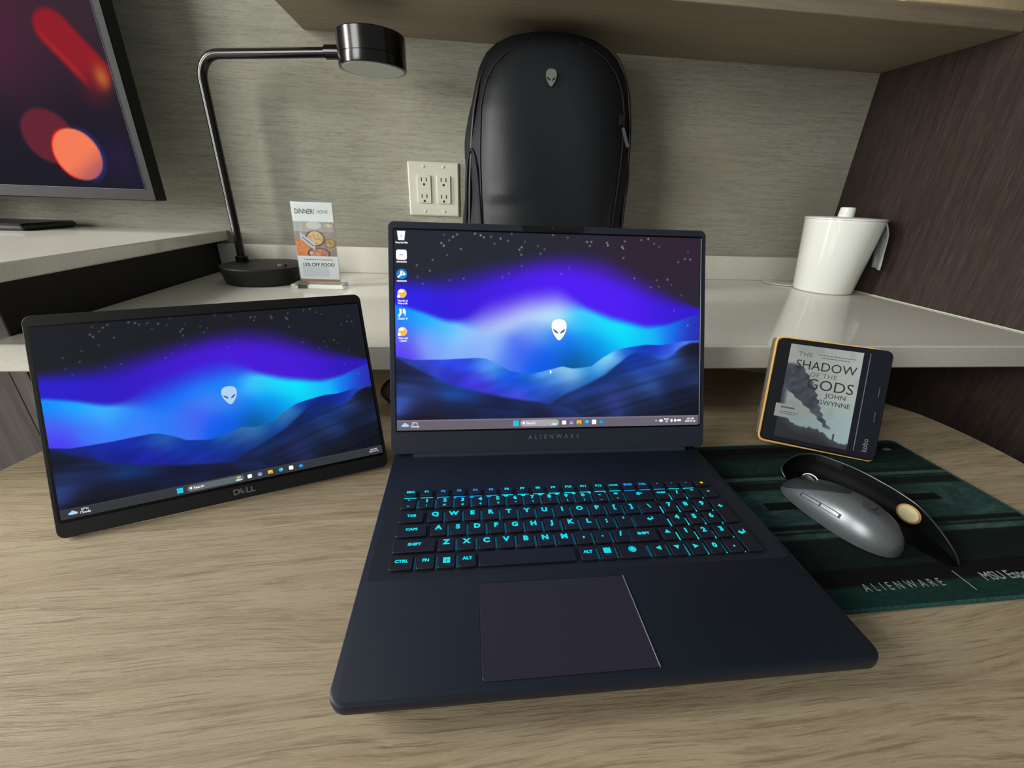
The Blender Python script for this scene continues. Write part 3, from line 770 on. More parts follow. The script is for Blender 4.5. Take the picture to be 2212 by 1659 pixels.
def padpaint(u, v):
    y = (1 - v) * PH + .365 - PH / 2; x = u * PW + .48 - PW / 2
    o = np.tile(np.array((9., 26., 24.)), (len(u), 1))
    n = vnoise(u, v, 14, 22, 2); n2 = vnoise(u, v, 60, 90, 6)
    body = smooth(y, .322, .326) * (1 - smooth(y, .412, .416))
    sw = vnoise(u + .3 * v, v, 9, 5, 12)
    o = mix(o, (46, 74, 70), body * (.45 + .55 * sw))
    o = mix(o, (58, 88, 84), body * smooth(vnoise(u * 1.0 - v * .8, v + u * .5, 10, 26, 21), .55, .8) * .55)
    o = mix(o, (8, 24, 22), smooth(y, .395, .400) * (1 - smooth(y, .411, .414)))
    o = mix(o, (78, 104, 96), smooth(y, .416, .418) * (1 - smooth(y, .423, .425)) * (.5 + .4 * n))
    o = mix(o, (6, 18, 16), smooth(y, .326, .328) * (1 - smooth(y, .333, .336)))
    o = mix(o, (70, 96, 88), smooth(y, .312, .314) * (1 - smooth(y, .320, .322)) * (.5 + .4 * n))
    o = mix(o, (14, 40, 36), smooth(y, .430, .434) * (1 - smooth(y, .462, .468)))
    o = mix(o, (3, 6, 7), smooth(y, .476, .480) * (1 - smooth(y, .492, .494)))
    o = mix(o, (14, 50, 44), smooth(y, .494, .496))
    o = mix(o, (8, 22, 20), (1 - smooth(y, .306, .312)) * smooth(y, .272, .276) * .8)
    o = mix(o, (2, 4, 5), (1 - smooth(y, .270, .274)) * smooth(y, .251, .254))
    o = mix(o, (16, 48, 42), (1 - smooth(y, .249, .252)))
    for xa, xb, yc in ((.352, .410, .3675), (.540, .598, .371)):
        inside = (np.abs(y - yc) < .0065) & (x > xa) & (x < xb)
        o[inside] = (3, 8, 8)
    return o * (.85 + .3 * n2[:, None])


mk('pad_body', *slab(PW, PH, .006, [(.0002, .0005), (.0008, 0), (.0024, 0), (.0027, .0006)], 0, 0, 5), M_padedge, pad)
pp = paint('pad_print', PW - .005, PH - .005, 330, 240, padpaint, M_print, pad, T(-PW / 2 + .0025, -PH / 2 + .0025, .00285))
text('pad_lettering', 'ALIENWARE', .0125, M_padtext, pp, T(.118, .0195, .0002), space=1.75, sx=.82)
mk('pad_divider', *bx(.1855, .1862, .0085, .031, .0001, .0003), M_padtext, pp, smooth=False)
text('pad_lettering', 'MSU Esports', .0135, M_padtext, pp, T(.243, .0215, .0002), bold=.0002, sx=.95)
mk('pad_tag', *slab(.010, .004, .001, [(.0003, 0), (.0012, .0003)], .185, .058, 2), M_ivory, pad)
text('pad_lettering', 'tek', .010, M_padtext, pp, T(.335, .245, .0002), bold=.0001)
# stitched rim: many small stitches
st_ = []
for k in range(150):
    t_ = -PW / 2 + .006 + k * (PW - .012) / 149
    st_.append(bx(t_, t_ + .0012, -PH / 2 - .0004, -PH / 2 + .0022, .0004, .0034))
for k in range(110):
    t_ = -PH / 2 + .006 + k * (PH - .012) / 109
    st_.append(bx(PW / 2 - .0022, PW / 2 + .0004, t_, t_ + .0012, .0004, .0034))
o = mk('stitching', *join(*st_), M_padedge, pad, smooth=False); o['kind'] = 'stuff'

# ------------------------------------------------------------------ mouse
ZP = .0031
mou = empty('computer_mouse', (.425, .3425, ZP), math.radians(18.3), label='silver grey cordless mouse on the green mouse pad', cat='mouse')
HLm = .0635


def mw(t):   # half width along length, t -1 tail .. 1 nose
    k = max(0.0, 1 - abs(t) ** 3.0) ** .42
    return k * (.0300 + .0022 * math.cos((t + .35) * 2.6) - .0015)


def mh(t):
    k = max(0.0, 1 - abs(t) ** 3.4) ** .5
    return k * (.0385 - .012 * max(0, t - -.15) ** 1.3 - .004 * max(0, -t - .3))


def ms(t, ph, off=0.0):
    """surface point, ph 0..pi over the top from +x to -x"""
    c, s_ = math.cos(ph), math.sin(ph); e = 2 / 2.5
    a = (mw(t) + off); h = mh(t) * .97 + off
    return (a * math.copysign(abs(c) ** e, c), t * HLm, .0012 + h * abs(s_) ** (2 / 2.1))


rings = []
for i in range(41):
    t = -1 + 2 * i / 40; t = math.copysign(1 - (1 - abs(t)) ** 1.6, t) if abs(t) < 1 else t * .9995
    n = 28; P = [ms(t, PI * k / n) for k in range(n + 1)]
    P += [(-mw(t) * .93, t * HLm * .985, .0004), (mw(t) * .93, t * HLm * .985, .0004)]
    rings.append(P)
mk('body', *loft(rings), M_silver, mou, ang=50)


def patch(name, t0, t1, fn, m, off, nt=16, nph=12, parent=mou, label=None):
    R = []
    for i in range(nt + 1):
        t = t0 + (t1 - t0) * i / nt; a, b = fn(i / nt)
        R.append([ms(t, a + (b - a) * k / nph, off) for k in range(nph + 1)])
    V, Fc = loft(R, False, False, False)
    return mk(name, V, Fc, m, parent, label=label)


patch('button_shell', -.05, .96, lambda q: (PI * .5 - (.02 + 1.15 * q ** .8), PI * .5 + (.02 + 1.15 * q ** .8)), M_mousedark, .0005)
R = []
for sg in (-1, 1):
    P = [ms(-.05 + 1.01 * i / 20, PI * .5 + sg * (.02 + 1.15 * (i / 20) ** .8), .0004) for i in range(21)]
    R.append(tube(P, .0004, 6))
mk('shell_seam', *join(*R), M_mouseseam, mou)
patch('side_button_recess', -.22, .50, lambda q: (PI * .80 - .01 - .02 * q, PI * .80 + .14 + .0 * q), M_mouseseam, .0004, 14, 4)
patch('side_button', -.19, .11, lambda q: (PI * .80 + .022 - .02 * q, PI * .80 + .115), M_silver, .0012, 8, 3)
patch('side_button', .14, .47, lambda q: (PI * .80 + .022 - .02 * q, PI * .80 + .115), M_silver, .0012, 8, 3)
wv = []
for k in range(24):
    a = 2 * PI * k / 24
    wv.append((0, math.cos(a), math.sin(a)))
mk('scroll_wheel', *loft([[(x, y * r * .0105, z * r * .0105) for _, y, z in wv] for x, r in ((-.0035, .86), (-.0028, 1), (.0018, 1), (.0020, .9))]), M_black, mou, T(0, .0385, .0225))
mk('wheel_light_ring', *loft([[(x, y * r * .0105, z * r * .0105) for _, y, z in wv] for x, r in ((.0019, .95), (.0021, 1.07), (.0030, 1.07), (.0033, .95))]), M_white, mou, T(0, .0385, .0225))
c0 = Vector(ms(-.45, PI * .52, .0006)); c1 = Vector(ms(-.25, PI * .52, .0006)); c2 = Vector(ms(-.45, PI * .42, .0006))
emblem('emblem', .019, M_mouseembl, M_mouseseam, mou, frame(c0 + (c1 - c0).cross(c2 - c0).normalized() * -.0006, (c2 - c0), (c1 - c0)))

# ------------------------------------------------------------------ glossy black curved thing behind the mouse
RIM = [(.4175, .418, .004), (.418, .429, .014), (.441, .438, .024), (.461, .432, .030), (.476, .417, .031), (.491, .393, .031), (.501, .365, .030), (.507, .345, .028), (.510, .327, .025), (.508, .302, .018), (.504, .279, .009), (.497, .267, .0045)]
NEAR = [(.419, .413), (.421, .411), (.428, .409), (.442, .400), (.449, .390), (.457, .373), (.463, .355), (.467, .340), (.470, .325), (.474, .304), (.479, .284), (.486, .268)]
RIMs = spline(RIM, 4); NEs = spline([(x, y, 0) for x, y in NEAR], 4)
dx0, dy0 = .465, .345
tray = empty('black_dish', (dx0, dy0, ZP), label='glossy black curved dish half hidden behind the silver mouse', cat='dish')
rings = []
for r_, n_ in zip(RIMs, NEs):
    rx, ry, rz_ = r_.x - dx0, r_.y - dy0, max(r_.z - ZP, .0012); nx_, ny_ = n_.x - dx0, n_.y - dy0
    L = lambda q: (rx + (nx_ - rx) * q, ry + (ny_ - ry) * q)
    rings.append([(*L(.12), .0), (*L(.03), rz_ * .5), (*L(0), rz_), (*L(.012), rz_ * 1.01), (*L(.030), rz_ * .985), (*L(.06), rz_ * .62), (*L(.12), rz_ * .25), (*L(.26), .0016), (*L(1), .0010), (*L(1), .0)])
mk('dish_shell', *loft(rings), M_dish, tray, ang=38)
mk('dish_rim', *tube([(r_.x - dx0, r_.y - dy0, max(r_.z - ZP, .0012) + .0004) for r_ in RIMs], .0010, 6), M_dishrim, tray)
ia, ib = rings[29][4], rings[33][4]; ic_, id_ = rings[29][7], rings[33][7]
Xi = Vector(ib) - Vector(ia); Yi = Vector(ia) - Vector(ic_)
ctr = (Vector(ia) + Vector(ib) + Vector(ic_) + Vector(id_)) / 4
Mi = frame(ctr, Xi, Yi)
if (Mi.to_3x3() @ Vector((0, 0, 1))).z < 0: Mi = Mi @ Matrix.Rotation(PI, 4, 'X')
mk('reflection_fringe', *loft([[(x, y, z) for x, y in ell(0, 0, .0125, .0098, 28)] for z in (.0, .0022)]), M_spotfringe, tray, Mi)
mk('reflection_spot', *loft([[(x, y, z) for x, y in ell(0, 0, .0105, .0080, 28)] for z in (.0021, .0027)]), M_spotrefl, tray, Mi)  # reflection in the dish built as a pale oval with amber fringe

# ------------------------------------------------------------------ e-reader
EO = (.5072, .4759, .0065); EYA, ETI, ERO = -.5176, .4909, .0087
eR = Vector((math.cos(EYA), math.sin(EYA), 0)); eU = Vector((-math.sin(EYA) * math.sin(ETI), math.cos(EYA) * math.sin(ETI), math.cos(ETI)))
eR2 = eR * math.cos(ERO) + eU * math.sin(ERO); eU2 = eU * math.cos(ERO) - eR * math.sin(ERO)
rd = empty('e_reader', (EO[0], EO[1], ZP), EYA, label='black e-reader in an amber edged cover propped up showing a grey book cover', cat='e-reader')
Me = Matrix.Rotation(-EYA, 4, 'Z') @ Matrix.Translation((-EO[0], -EO[1], -ZP)) @ frame((EO[0], EO[1], EO[2] + .001), eR2, eU2)
mk('body', *slab(.1440, .1600, .009, [(-.0070, .001), (-.006, 0), (-.0016, 0), (0, .0014)], 0, .0805, 8), M_reader, rd, Me)
# cover tray: back plate with raised rim on three sides
mk('cover_back', *slab(.1466, .1625, .007, [(-.0098, .001), (-.0090, 0), (-.0074, 0)], -.0008, .0805, 8), M_yellow, rd, Me)
rimP = [(.056, -.0007), (-.066, -.0007), (-.0705, .0003), (-.0729, .003), (-.0738, .0075), (-.0738, .1535), (-.0729, .158), (-.0705, .1607), (-.066, .1617), (.056, .1617)]
mk('cover_rim', *tube([(x, y, -.0036) for x, y in rimP], [.0004] + [.0017] * 8 + [.0004], 8), M_yellow, rd, Me)
mk('cover_flap', *slab(.0040, .1520, .0015, [(-.018, .0), (-.0085, .0)], -.0755, .0850, 2), M_tan, rd, Me)
mk('cover_stand', *bx(-.068, .068, 0, .090, -.0010, .0010, .0008), M_tan, rd, frame((0, .0535, .0775), (1, 0, 0), (0, .104 - .0535, .0012 - .0775)))
mk('recessed_line', *bx(.0447, .0456, .0095, .1525, .0001, .0004), M_logo_grey, rd, Me, smooth=False)
for yy in (.0988, .0628):
    mk('page_button', *slab(.0030, .0150, .0014, [(0, 0), (.0009, .0002)], .0640, yy, 3), M_reader, rd, Me)
    mk('button_highlight', *bx(.0622, .0626, yy - .007, yy + .007, .0001, .0006), M_logo_grey, rd, Me, smooth=False)
text('frame_lettering', 'kobo', .0092, M_logo_grey, rd, Me @ T(.0575, .0205, .0003, PI / 2), bold=.00015)
EW, EH = .0920, .1440


def cover(u, v):
    x = u; y = v
    o = mix((156, 160, 158), (138, 158, 160), smooth(y, .35, .8))
    o = mix(o, (120, 126, 128), smooth(vnoise(u, v, 7, 6, 31), .55, .9) * .25)
    # generic dark diagonal mass from the upper left to the centre
    cx_ = -.05 + .72 * (y - .2) / .55
    half = .25 * (1 - smooth(y, .3, .80)) + .03
    d = (x - cx_)
    jag = .035 * np.abs(((y * 16) % 1) - .5) * 2
    m = smooth(half + jag - np.abs(d + .06), 0, .02) * smooth(y, .19, .23) * (1 - smooth(y, .80, .84))
    m = np.maximum(m, (1 - smooth(x, .02, .10)) * smooth(y, .24, .3) * (1 - smooth(y, .62, .72)))
    dk = mix((46, 50, 60), (74, 80, 90), vnoise(u + v * .6, v, 18, 24, 33))
    o = mix(o, dk, m)
    hill = .83 + .10 * u + .03 * np.sin(u * 9) - .02 * vnoise(u, v * 0, 26, 3, 35)
    hill = np.where(u < .35, hill - .12 * (1 - u / .35) ** 1.0, hill)
    o = mix(o, mix((56, 60, 66), (30, 32, 38), smooth(y - hill, 0, .12)), smooth(y - hill, -.004, .012))
    tw = (np.abs(u - .80) < .012) & (y > .865) & (y < .93)
    o[tw] = (54, 58, 62)
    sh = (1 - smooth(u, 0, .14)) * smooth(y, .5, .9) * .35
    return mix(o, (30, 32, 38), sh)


pg = paint('page', EW, EH, 200, 300, cover, M_ink, rd, Me @ T(-.0548, .0085, .0002))
z = .0002


def serif(s, size, x, y, m=M_inktext, bold=.0, sx=1.0, space=1.0):
    text('title_text', s, size, m, pg, T(x, y, z), bold=bold, sx=sx, space=space)


serif('THE', .0095, .0210, .1300, M_inkgrey, space=1.1)
serif('SHADOW', .0185, .0490, .1140, M_inktext, sx=.93)
serif('OF THE', .0090, .0480, .1010, M_inkgrey, space=1.15)
serif('GODS', .0220, .0585, .0865, M_inktext, sx=.97)
serif('JOHN', .0095, .0677, .0730, M_inktext, space=1.05)
serif('GWYNNE', .0098, .0668, .0620, M_inktext, space=1.0, sx=.93)
for k, (a, b, y) in enumerate(((.038, .082, .1315), (.042, .078, .1275))):
    q = []
    x_ = a
    while x_ < b:
        l = .0016 + .003 * random.random(); q.append(bx(x_, x_ + l, y, y + .0012, 0, .0001)); x_ += l + .0008
    mk('small_print', *join(*q), M_inkgrey, pg, T(0, 0, .0001), smooth=False)
bd = mk('badge', *slab(.0392, .0200, .0006, [(.0001, 0), (.0003, 0)], .0145, .0405, 2), M_badge, pg, smooth=False)
mk('badge_print', *join(bx(.002, .020, .0445, .0470, .0003, .0004), bx(.002, .026, .0385, .0395, .0003, .0004), bx(.002, .022, .0355, .0365, .0003, .0004)), M_inkgrey, bd, smooth=False)

# ------------------------------------------------------------------ outlet
ou = empty('wall_outlet', (-.0757, WY - .001, .341), label='ivory double outlet plate on the wall left of the backpack', cat='outlet')
Mo = frame((0, 0, 0), (1, 0, 0), (0, 0, 1))
mk('cover_plate', *slab(.1160, .1143, .003, [(-.001, 0), (.003, 0), (.0055, .003)], 0, 0, 4), M_ivory, ou, Mo)
for cx0 in (-.0222, .0226):
    rc_ = mk('receptacle', *slab(.0315, .0590, .003, [(.005, 0), (.0080, 0), (.0088, .0008)], cx0, 0, 4), M_ivory, ou, Mo)
    q = []
    for yy in (.0170, -.0180):
        mk('socket_slots', *join(bx(cx0 - .0065, cx0 - .0045, yy - .0005, yy + .0075, .0087, .0091), bx(cx0 + .0045, cx0 + .0065, yy - .0005, yy + .0075, .0087, .0091),
                                 lathe([(.0026, .0087), (.0026, .0091)], 14, cx0, yy - .0068)), M_slot, rc_, smooth=False)
    for yy in (.0475, -.0470):
        mk('plate_screw', *lathe([(.0030, .005), (.0030, .0063), (.002, .0068)], 16, cx0, yy), M_ivory, ou, Mo)

# ------------------------------------------------------------------ desk lamp
lp = empty('desk_lamp', (-.430, .965, ZC), label='black desk lamp with bent arm and drum head left of the menu card', cat='lamp')
ML = Matrix.Translation((.430, -.965, -ZC))
mk('base', *lathe([(.070, ZC + .0003), (.076, ZC + .002), (.083, ZC + .030), (.083, ZC + .033), (.0815, ZC + .035)], 64, -.430, .965), M_lampbase, lp, ML)
mk('switch', *slab(.020, .012, .004, [(ZC + .035, 0), (ZC + .039, .001)], -.386, .945, 4), M_black, lp, ML)
px_, py_ = -.4855, .992
ax, ay, az = -.2235, .938, .5535
hd = Vector((ax - px_, ay - py_, 0)).normalized(); rb = .042; zt_ = .5495
P = [(px_, py_, ZC + .034), (px_, py_, .35), (px_, py_, zt_ - rb)]
for k in range(1, 13):
    a = PI / 2 * k / 12; v = hd * (rb * (1 - math.cos(a))); P.append((px_ + v.x, py_ + v.y, zt_ - rb + rb * math.sin(a)))
P.append((ax, ay, az))
mk('pole', *tube(P, .0080, 20), M_lampmetal, lp, ML)
mk('pole_collar', *lathe([(.0125, ZC + .0352), (.0125, ZC + .046), (.0105, ZC + .048)], 24, px_, py_), M_lampmetal, lp, ML)
hx, hy = ax + hd.x * .062, ay + hd.y * .062
e0 = Vector((ax, ay, az)) - hd * .022; e1 = Vector((ax, ay, az)) + hd * .008
mk('head_joint', *tube([e0, e1], .0108, 20), M_lampmetal, lp, ML)
mk('lamp_head', *lathe([(.052, .5285), (.0572, .5285), (.0578, .5300), (.0578, .5440), (.0570, .5445), (.0570, .5452), (.0578, .5457), (.0578, .5765), (.0565, .578), (.0, .578)], 72, hx, hy), M_lampmetal, lp, ML)
mk('diffuser', *lathe([(.0, .5279), (.0525, .5279), (.0525, .5290), (.0, .5291)], 48, hx, hy), M_diff, lp, ML)

# ------------------------------------------------------------------ table card in acrylic stand
sx0, sy0 = -.3015, .905
sg = empty('menu_card_stand', (sx0, sy0, ZC), math.radians(-3), label='clear acrylic stand holding a restaurant offer card beside the lamp base', cat='sign')
mk('acrylic_foot', *slab(.1020, .0400, .002, [(.0003, .0005), (.001, 0), (.0075, 0), (.0085, .0008)], 0, 0, 3), M_acryl, sg)
Mf = frame((-.0400, .0060, .0090), (1, 0, 0), (0, math.sin(math.radians(3)), math.cos(math.radians(3))))
mk('acrylic_sleeve', *join(bx(0, .0795, 0, .1540, .0012, .0027), bx(0, .0795, 0, .1540, -.0042, -.0027)), M_acryl, sg, Mf, smooth=False)


def cardpaint(u, v):
    o = np.tile(np.array((248., 250., 255.)), (len(u), 1))
    ph = (v > .235) & (v < .665)
    o = mix(o, mix((140, 122, 116), (176, 152, 140), vnoise(u, v, 12, 18, 40)), ph * 1.0)

    def disk(cx, cy, a, b, c1, c2, rimc=(74, 44, 48)):
        nonlocal o
        r = ((u - cx) / a) ** 2 + ((v - cy) / b) ** 2
        o = mix(o, rimc, ((r < 1.45) & ph) * 1.0)
        o = mix(o, mix(c1, c2, vnoise(u, v, 26, 40, int(cx * 90 + 7))), ((r < 1) & ph) * 1.0)
    disk(.50, .44, .20, .085, (205, 150, 80), (240, 214, 150))
    disk(.12, .56, .17, .10, (205, 90, 20), (250, 150, 40), (220, 110, 30))
    disk(.55, .63, .24, .06, (190, 70, 50), (240, 200, 150))
    disk(.86, .50, .12, .05, (150, 110, 40), (230, 190, 80), (120, 84, 60))
    disk(.86, .28, .12, .03, (190, 160, 140), (220, 200, 180), (110, 84, 72))
    disk(.50, .28, .18, .05, (210, 200, 190), (236, 224, 200), (150, 140, 138))
    napkin = (np.abs((v - .48) - (u - .30) * .42) < .045) & (u > .12) & (u < .46) & ph
    o[napkin] = (206, 210, 222)
    na2 = (np.abs((v - .48) - (u - .30) * .42) < .008) & (u > .18) & (u < .44) & ph
    o[na2] = (70, 80, 110)
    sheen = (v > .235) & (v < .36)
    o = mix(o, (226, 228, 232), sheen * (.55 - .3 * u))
    o = mix(o, (190, 112, 36), (v > .965) * 1.0)
    o = mix(o, (206, 208, 222), ((v > .79) & (v < .93) & (u > .08) & (u < .75)) * .5)
    return o


cd = paint('offer_card', .0780, .1510, 110, 200, cardpaint, M_card, sg, Mf @ T(.0008, .0012, .0006))
text('card_text', 'DINNER!', .0125, M_greytext, cd, T(.0245, .1335, .0002), bold=.0002, sx=.78)
text('card_text', 'HOME', .0085, M_greytext, cd, T(.0585, .1335, .0002), sx=.9)
text('card_text', '15% OFF FOOD', .0088, M_blacktext, cd, T(.0390, .0335, .0002), bold=.0002, sx=1.05)
q = []; x_ = .012
while x_ < .066:
    l = .0014 + .003 * random.random(); q.append(bx(x_, x_ + l, .0430, .0442, .0001, .0002)); x_ += l + .0007
mk('small_print', *join(*q), M_greytext, cd, smooth=False)

# ------------------------------------------------------------------ ice bucket
bk = empty('ice_bucket', (.8690, .958, ZC), label='white ice bucket with knob lid and clear liner in the corner of the counter', cat='bucket')
mk('bucket_body', *lathe([(.058, .0004), (.0605, .002), (.062, .006), (.0775, .1550), (.0785, .1600), (.0780, .1622)], 72), M_white, bk)
mk('lid', *lathe([(.0780, .1624), (.0800, .1632), (.0800, .1655), (.077, .1675), (.03, .1692), (.0, .1695)], 72), M_white, bk)
mk('lid_knob', *lathe([(.0155, .1690), (.0160, .1705), (.0150, .1860), (.0142, .1885), (.011, .1895), (0, .1896)], 40), M_white, bk)
# liner flap hanging over the rim on the right
R = []
for i in range(9):
    s_ = i / 8; zz = .162 - .100 * s_
    rad = .0810 + .010 * math.sin(min(1, s_ * 3) * PI / 2) + .006 * s_
    P = []
    for k in range(13):
        f = k / 12; a = math.radians(-62 + 62 * f * (1 - .40 * s_) + 6 * s_)
        rr_ = rad + .0035 * s_ * math.sin(f * 15 + s_ * 2)
        P.append((rr_ * math.cos(a) * .93, rr_ * math.sin(a), zz))
    R.append(P)
V, Fc = loft(R, False, False, False)
lf = mk('plastic_liner', V, Fc, M_film, bk); sm = lf.modifiers.new('thick', 'SOLIDIFY'); sm.thickness = .0008
sc_ = empty('white_coaster', (.822, 1.040, ZC), label='small white coaster peeping out behind the ice bucket', cat='coaster')
mk('coaster_disc', *lathe([(.040, .0003), (.043, .002), (.043, .0035), (.040, .004)], 40), M_white, sc_)

# ------------------------------------------------------------------ backpack
BXc, BYc = .167, .980
bp_ = empty('backpack', (BXc, BYc, ZC), label='black backpack with emblem leaning on the wall under the shelf', cat='backpack')
HZ = [.150, .165, .20, .29, .36, .43, .48, .52, .55, .575, .592, .603, .610, .613]
HA = [.150, .168, .173, .1735, .172, .1685, .163, .154, .143, .128, .108, .085, .055, .020]
HD = [.088, .098, .100, .100, .098, .094, .088, .080, .072, .063, .052, .042, .030, .016]
HB = [.095, .098, .099, .099, .099, .099, .099, .097, .094, .088, .080, .068, .050, .025]


def bint(z, A): return float(np.interp(z, HZ, A))


def cxo(z): return float(np.interp(z, [.15, .45, .60], [.0, .001, .000]))


rings = []
zs = list(np.linspace(.150, .59, 34)) + [.597, .603, .607, .610, .612, .613]
for z_ in zs:
    a, d, b = bint(z_, HA), bint(z_, HD), bint(z_, HB); P = []
    for k in range(56):
        t = 2 * PI * k / 56; c, s_ = math.cos(t), math.sin(t)
        e = 2 / 2.7
        x = a * math.copysign(abs(c) ** e, c); y = math.copysign(abs(s_) ** e, s_); y *= (b if y > 0 else d)
        x += .003 * math.sin(z_ * 40 + t * 2) * (1 if abs(c) > .6 else 0)
        P.append((x + cxo(z_), y, z_ - ZC))
    rings.append(P)
mk('pack_body', *loft(rings), M_fabric, bp_, ang=70)


def fy(x, z_):
    a, d = bint(z_, HA), bint(z_, HD); q = min(.999, abs((x - cxo(z_)) / a)); return -d * (1 - q ** 2.7) ** (1 / 2.7)


PZ = [.155, .30, .40, .483, .52, .548, .570, .584, .592]
PA = [.132, .134, .138, .136, .128, .113, .088, .060, .034]


def phw(z_): return float(np.interp(z_, PZ, PA))


R = []
for z_ in np.linspace(.155, .592, 48):
    w = phw(z_); P = []
    for k in range(33):
        q = -1 + 2 * k / 32; x = q * w - .003
        ed = (1 - abs(q) ** 6) * min(1, (.596 - z_) / .012)
        lump = .010 * ed + .004 * math.exp(-((x + .10) / .03) ** 2 - ((z_ - .335) / .012) ** 2) - .004 * math.exp(-((x + .09) / .05) ** 2 - ((z_ - .318) / .006) ** 2) * ed
        lump += .003 * ed * math.sin(x * 30 + z_ * 12)
        P.append((x, fy(x, z_) - lump - .0005, z_ - ZC))
    R.append(P)
V, Fc = loft(R, False, False, False)
mk('front_panel', V, Fc, M_panelfab, bp_, ang=80)
for sgn in (-1, 1):
    P = []
    for z_ in np.linspace(.16, .590, 40):
        x = sgn * phw(z_) * 1.004 - .003; P.append((x, fy(x, z_) - .0018, z_ - ZC))
    mk('front_seam', *tube(P, .0022, 8), M_panelfab if sgn < 0 else M_zip, bp_)
P = []
for z_ in np.linspace(.16, .585, 40):
    x = -.93 * bint(z_, HA); P.append((x, fy(x, z_) - .001, z_ - ZC))
mk('side_zip', *tube(P, .0030, 8), M_zip, bp_)
P = []
for z_ in np.linspace(.16, .585, 40):
    x = .93 * bint(z_, HA); P.append((x, fy(x, z_) - .001, z_ - ZC))
mk('side_zip', *tube(P, .0030, 8), M_zip, bp_)
# side pocket edge, left
P = [(-.169, fy(-.162, .16) + .004, .162 - ZC), (-.168, fy(-.160, .3) + .006, .30 - ZC), (-.166, fy(-.158, .38) + .004, .37 - ZC), (-.160, fy(-.157, .41) - .002, .410 - ZC), (-.151, fy(-.150, .40) - .003, .400 - ZC), (-.143, fy(-.143, .34) - .004, .34 - ZC), (-.139, fy(-.139, .29) - .004, .28 - ZC)]
mk('pocket_edge', *tube(spline(P, 6), .0032, 8), M_fabric, bp_)
# zip pull on the right
zx, zz_ = .121, .470
zy = fy(zx, zz_) - .012
mk('zip_slider', *slab(.010, .018, .003, [(0, 0), (.004, .001)], 0, 0, 3), M_zip, bp_, frame((zx, zy, zz_ - ZC), (1, 0, 0), (.25, 0, 1)))
mk('zip_pull', *slab(.0060, .036, .0025, [(0, .0005), (.002, 0), (.004, .0006)], 0, -.024, 3), M_zippull, bp_, frame((zx + .003, zy - .001, zz_ - .006 - ZC), (1, 0, .45), (-.45, 0, 1)))
# top carry handle and shoulder strap tops
mk('carry_handle', *tube(spline([(-.055, .045, .592 - ZC), (-.045, .035, .612 - ZC), (0, .032, .6165 - ZC), (.045, .035, .612 - ZC), (.055, .045, .592 - ZC)], 8), .0055, 10), M_fabric, bp_)
mk('shoulder_strap', *tube(spline([(-.075, .06, .585 - ZC), (-.10, .085, .55 - ZC), (-.115, .095, .45 - ZC), (-.12, .095, .30 - ZC)], 8), .007, 10), M_fabric, bp_)
mk('shoulder_strap', *tube(spline([(.075, .06, .585 - ZC), (.10, .085, .55 - ZC), (.115, .095, .45 - ZC), (.12, .095, .30 - ZC)], 8), .007, 10), M_fabric, bp_)
ez = .527
emblem('emblem', .0270, M_embl, M_zip, bp_, frame((-.0165, fy(-.0165, ez) - .0150, ez - ZC), (1, 0, 0), (0, .12, 1)))

# ------------------------------------------------------------------ television
TX1, TY, TZ0 = -.598, .950, .3000
TWd, THt = .96, .565
tv = empty('television', (TX1 - TWd / 2, TY, .2387), label='large flat television on the console at the left edge', cat='television')
Mv = frame((-TWd / 2, 0, TZ0 - .2387), (1, 0, 0), (0, 0, 1))
mk('tv_shell', *slab(TWd, THt, .003, [(-.036, .006), (-.030, .0), (-.002, 0), (0, .0015)], TWd / 2, THt / 2, 3), M_tvcase, tv, Mv)
sw_, sh_ = TWd - .030, THt - .030 - .010
mk('inner_trim', *slab(sw_ + .0016, sh_ + .0016, .002, [(-.0005, 0), (.0008, .0005)], TWd / 2, .020 + sh_ / 2, 2), M_zippull, tv, Mv)


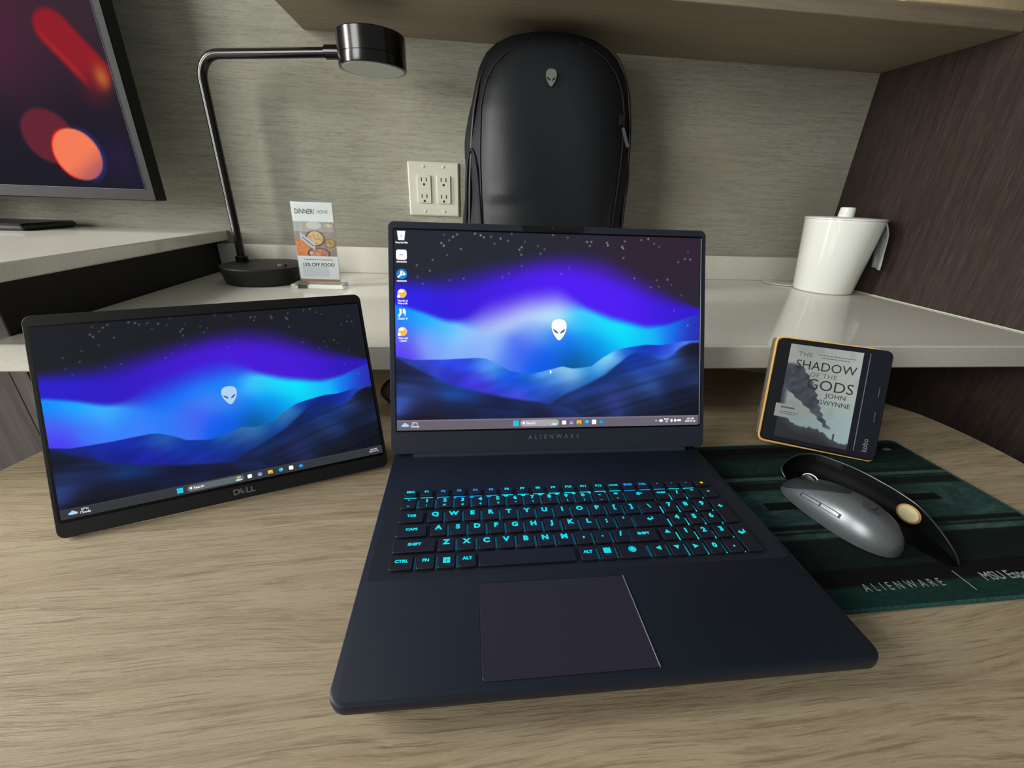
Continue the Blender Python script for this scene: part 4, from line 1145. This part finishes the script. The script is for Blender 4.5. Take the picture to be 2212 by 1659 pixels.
def tvpaint(u, v):
    X_ = TX1 - .015 - sw_ + u * sw_; Z_ = TZ0 + .020 + (1 - v) * sh_
    o = mix((20, 18, 30), (52, 34, 44), smooth(Z_, .38, .60))
    o = mix(o, (74, 28, 50), np.exp(-((X_ + .80) / .09) ** 2 - ((Z_ - .56) / .10) ** 2))
    o = mix(o, (66, 34, 44), np.exp(-((X_ + 1.15) / .16) ** 2 - ((Z_ - .62) / .14) ** 2))
    o = mix(o, (30, 22, 52), np.exp(-((X_ + .64) / .03) ** 2 - ((Z_ - .37) / .05) ** 2))
    # long red blob
    ax_, az_, bx_, bz_ = -.684, .560, -.642, .505
    t = np.clip(((X_ - ax_) * (bx_ - ax_) + (Z_ - az_) * (bz_ - az_)) / ((bx_ - ax_) ** 2 + (bz_ - az_) ** 2), 0, 1)
    d = np.hypot(X_ - ax_ - t * (bx_ - ax_), Z_ - az_ - t * (bz_ - az_))
    o = mix(o, (140, 22, 32), 1 - smooth(d, .023, .033))
    o = mix(o, (186, 34, 38), (1 - smooth(np.abs(d - .021), 0, .006)) * smooth(.58 - Z_ - (X_ + .70) * .2, 0, .05) * (X_ < -.655) * .6)
    o = mix(o, (84, 24, 34), np.exp(-((X_ + .648) / .022) ** 2 - ((Z_ - .478) / .022) ** 2) * .8)
    o = mix(o, (176, 92, 44), np.exp(-((X_ + .630) / .011) ** 2 - ((Z_ - .497) / .017) ** 2))
    d = np.hypot((X_ + .748) / .046, (Z_ - .402) / .046)
    o = mix(o, (104, 32, 46), (1 - smooth(d, .85, 1.03)) * .9)
    d = np.hypot((X_ + .7105) / .0405, (Z_ - .3745) / .0435)
    o = mix(o, (40, 40, 110), (1 - smooth(d, .95, 1.25)) * smooth(X_, -.715, -.68))
    o = mix(o, (235, 24, 10), (1 - smooth(d, .98, 1.06)) * (1 - smooth(X_, -.735, -.715)))
    o = mix(o, mix((244, 122, 84), (168, 88, 92), smooth((X_ + .7105) * .7 - (Z_ - .3745), .0, .055)), 1 - smooth(d, .93, 1.0))
    return o


paint('display', sw_, sh_, 420, 240, tvpaint, M_screen_tv, tv, Mv @ T(.015, .020, .0010))
mk('tv_foot', *bx(-.215, .228, -.005, .120, 0.0003, .013, .004), M_black, tv)
mk('foot_post', *bx(-.05, .05, .037, .055, .013, .068, .002), M_black, tv)

# ------------------------------------------------------------------ cable behind the laptop
cbl = mk('black_cable', *tube(spline([(-.105, .60, .0030), (-.135, .66, .0030), (-.155, .70, .0030), (-.150, .75, .0030), (-.11, .79, .0030), (-.02, .80, .0030)], 8), .0026, 8), M_black)
tag(cbl, 'black cable curling on the desk between the two screens', 'cable')

# ------------------------------------------------------------------ room units to metres
# the counter, wall and everything on them were measured in units of 1.12 m, 39.8 mm above the desk top
K_ROOM, Z_ROOM = 1.12, -.0398
DESK = {tb, lap, mon, pad, mou, tray, rd, cbl, cam}
for o in list(COL.objects):
    if o.parent is None and o not in DESK and o.type != 'LIGHT':
        o.location = o.location * K_ROOM + Vector((0, 0, Z_ROOM)); o.scale = (K_ROOM,) * 3
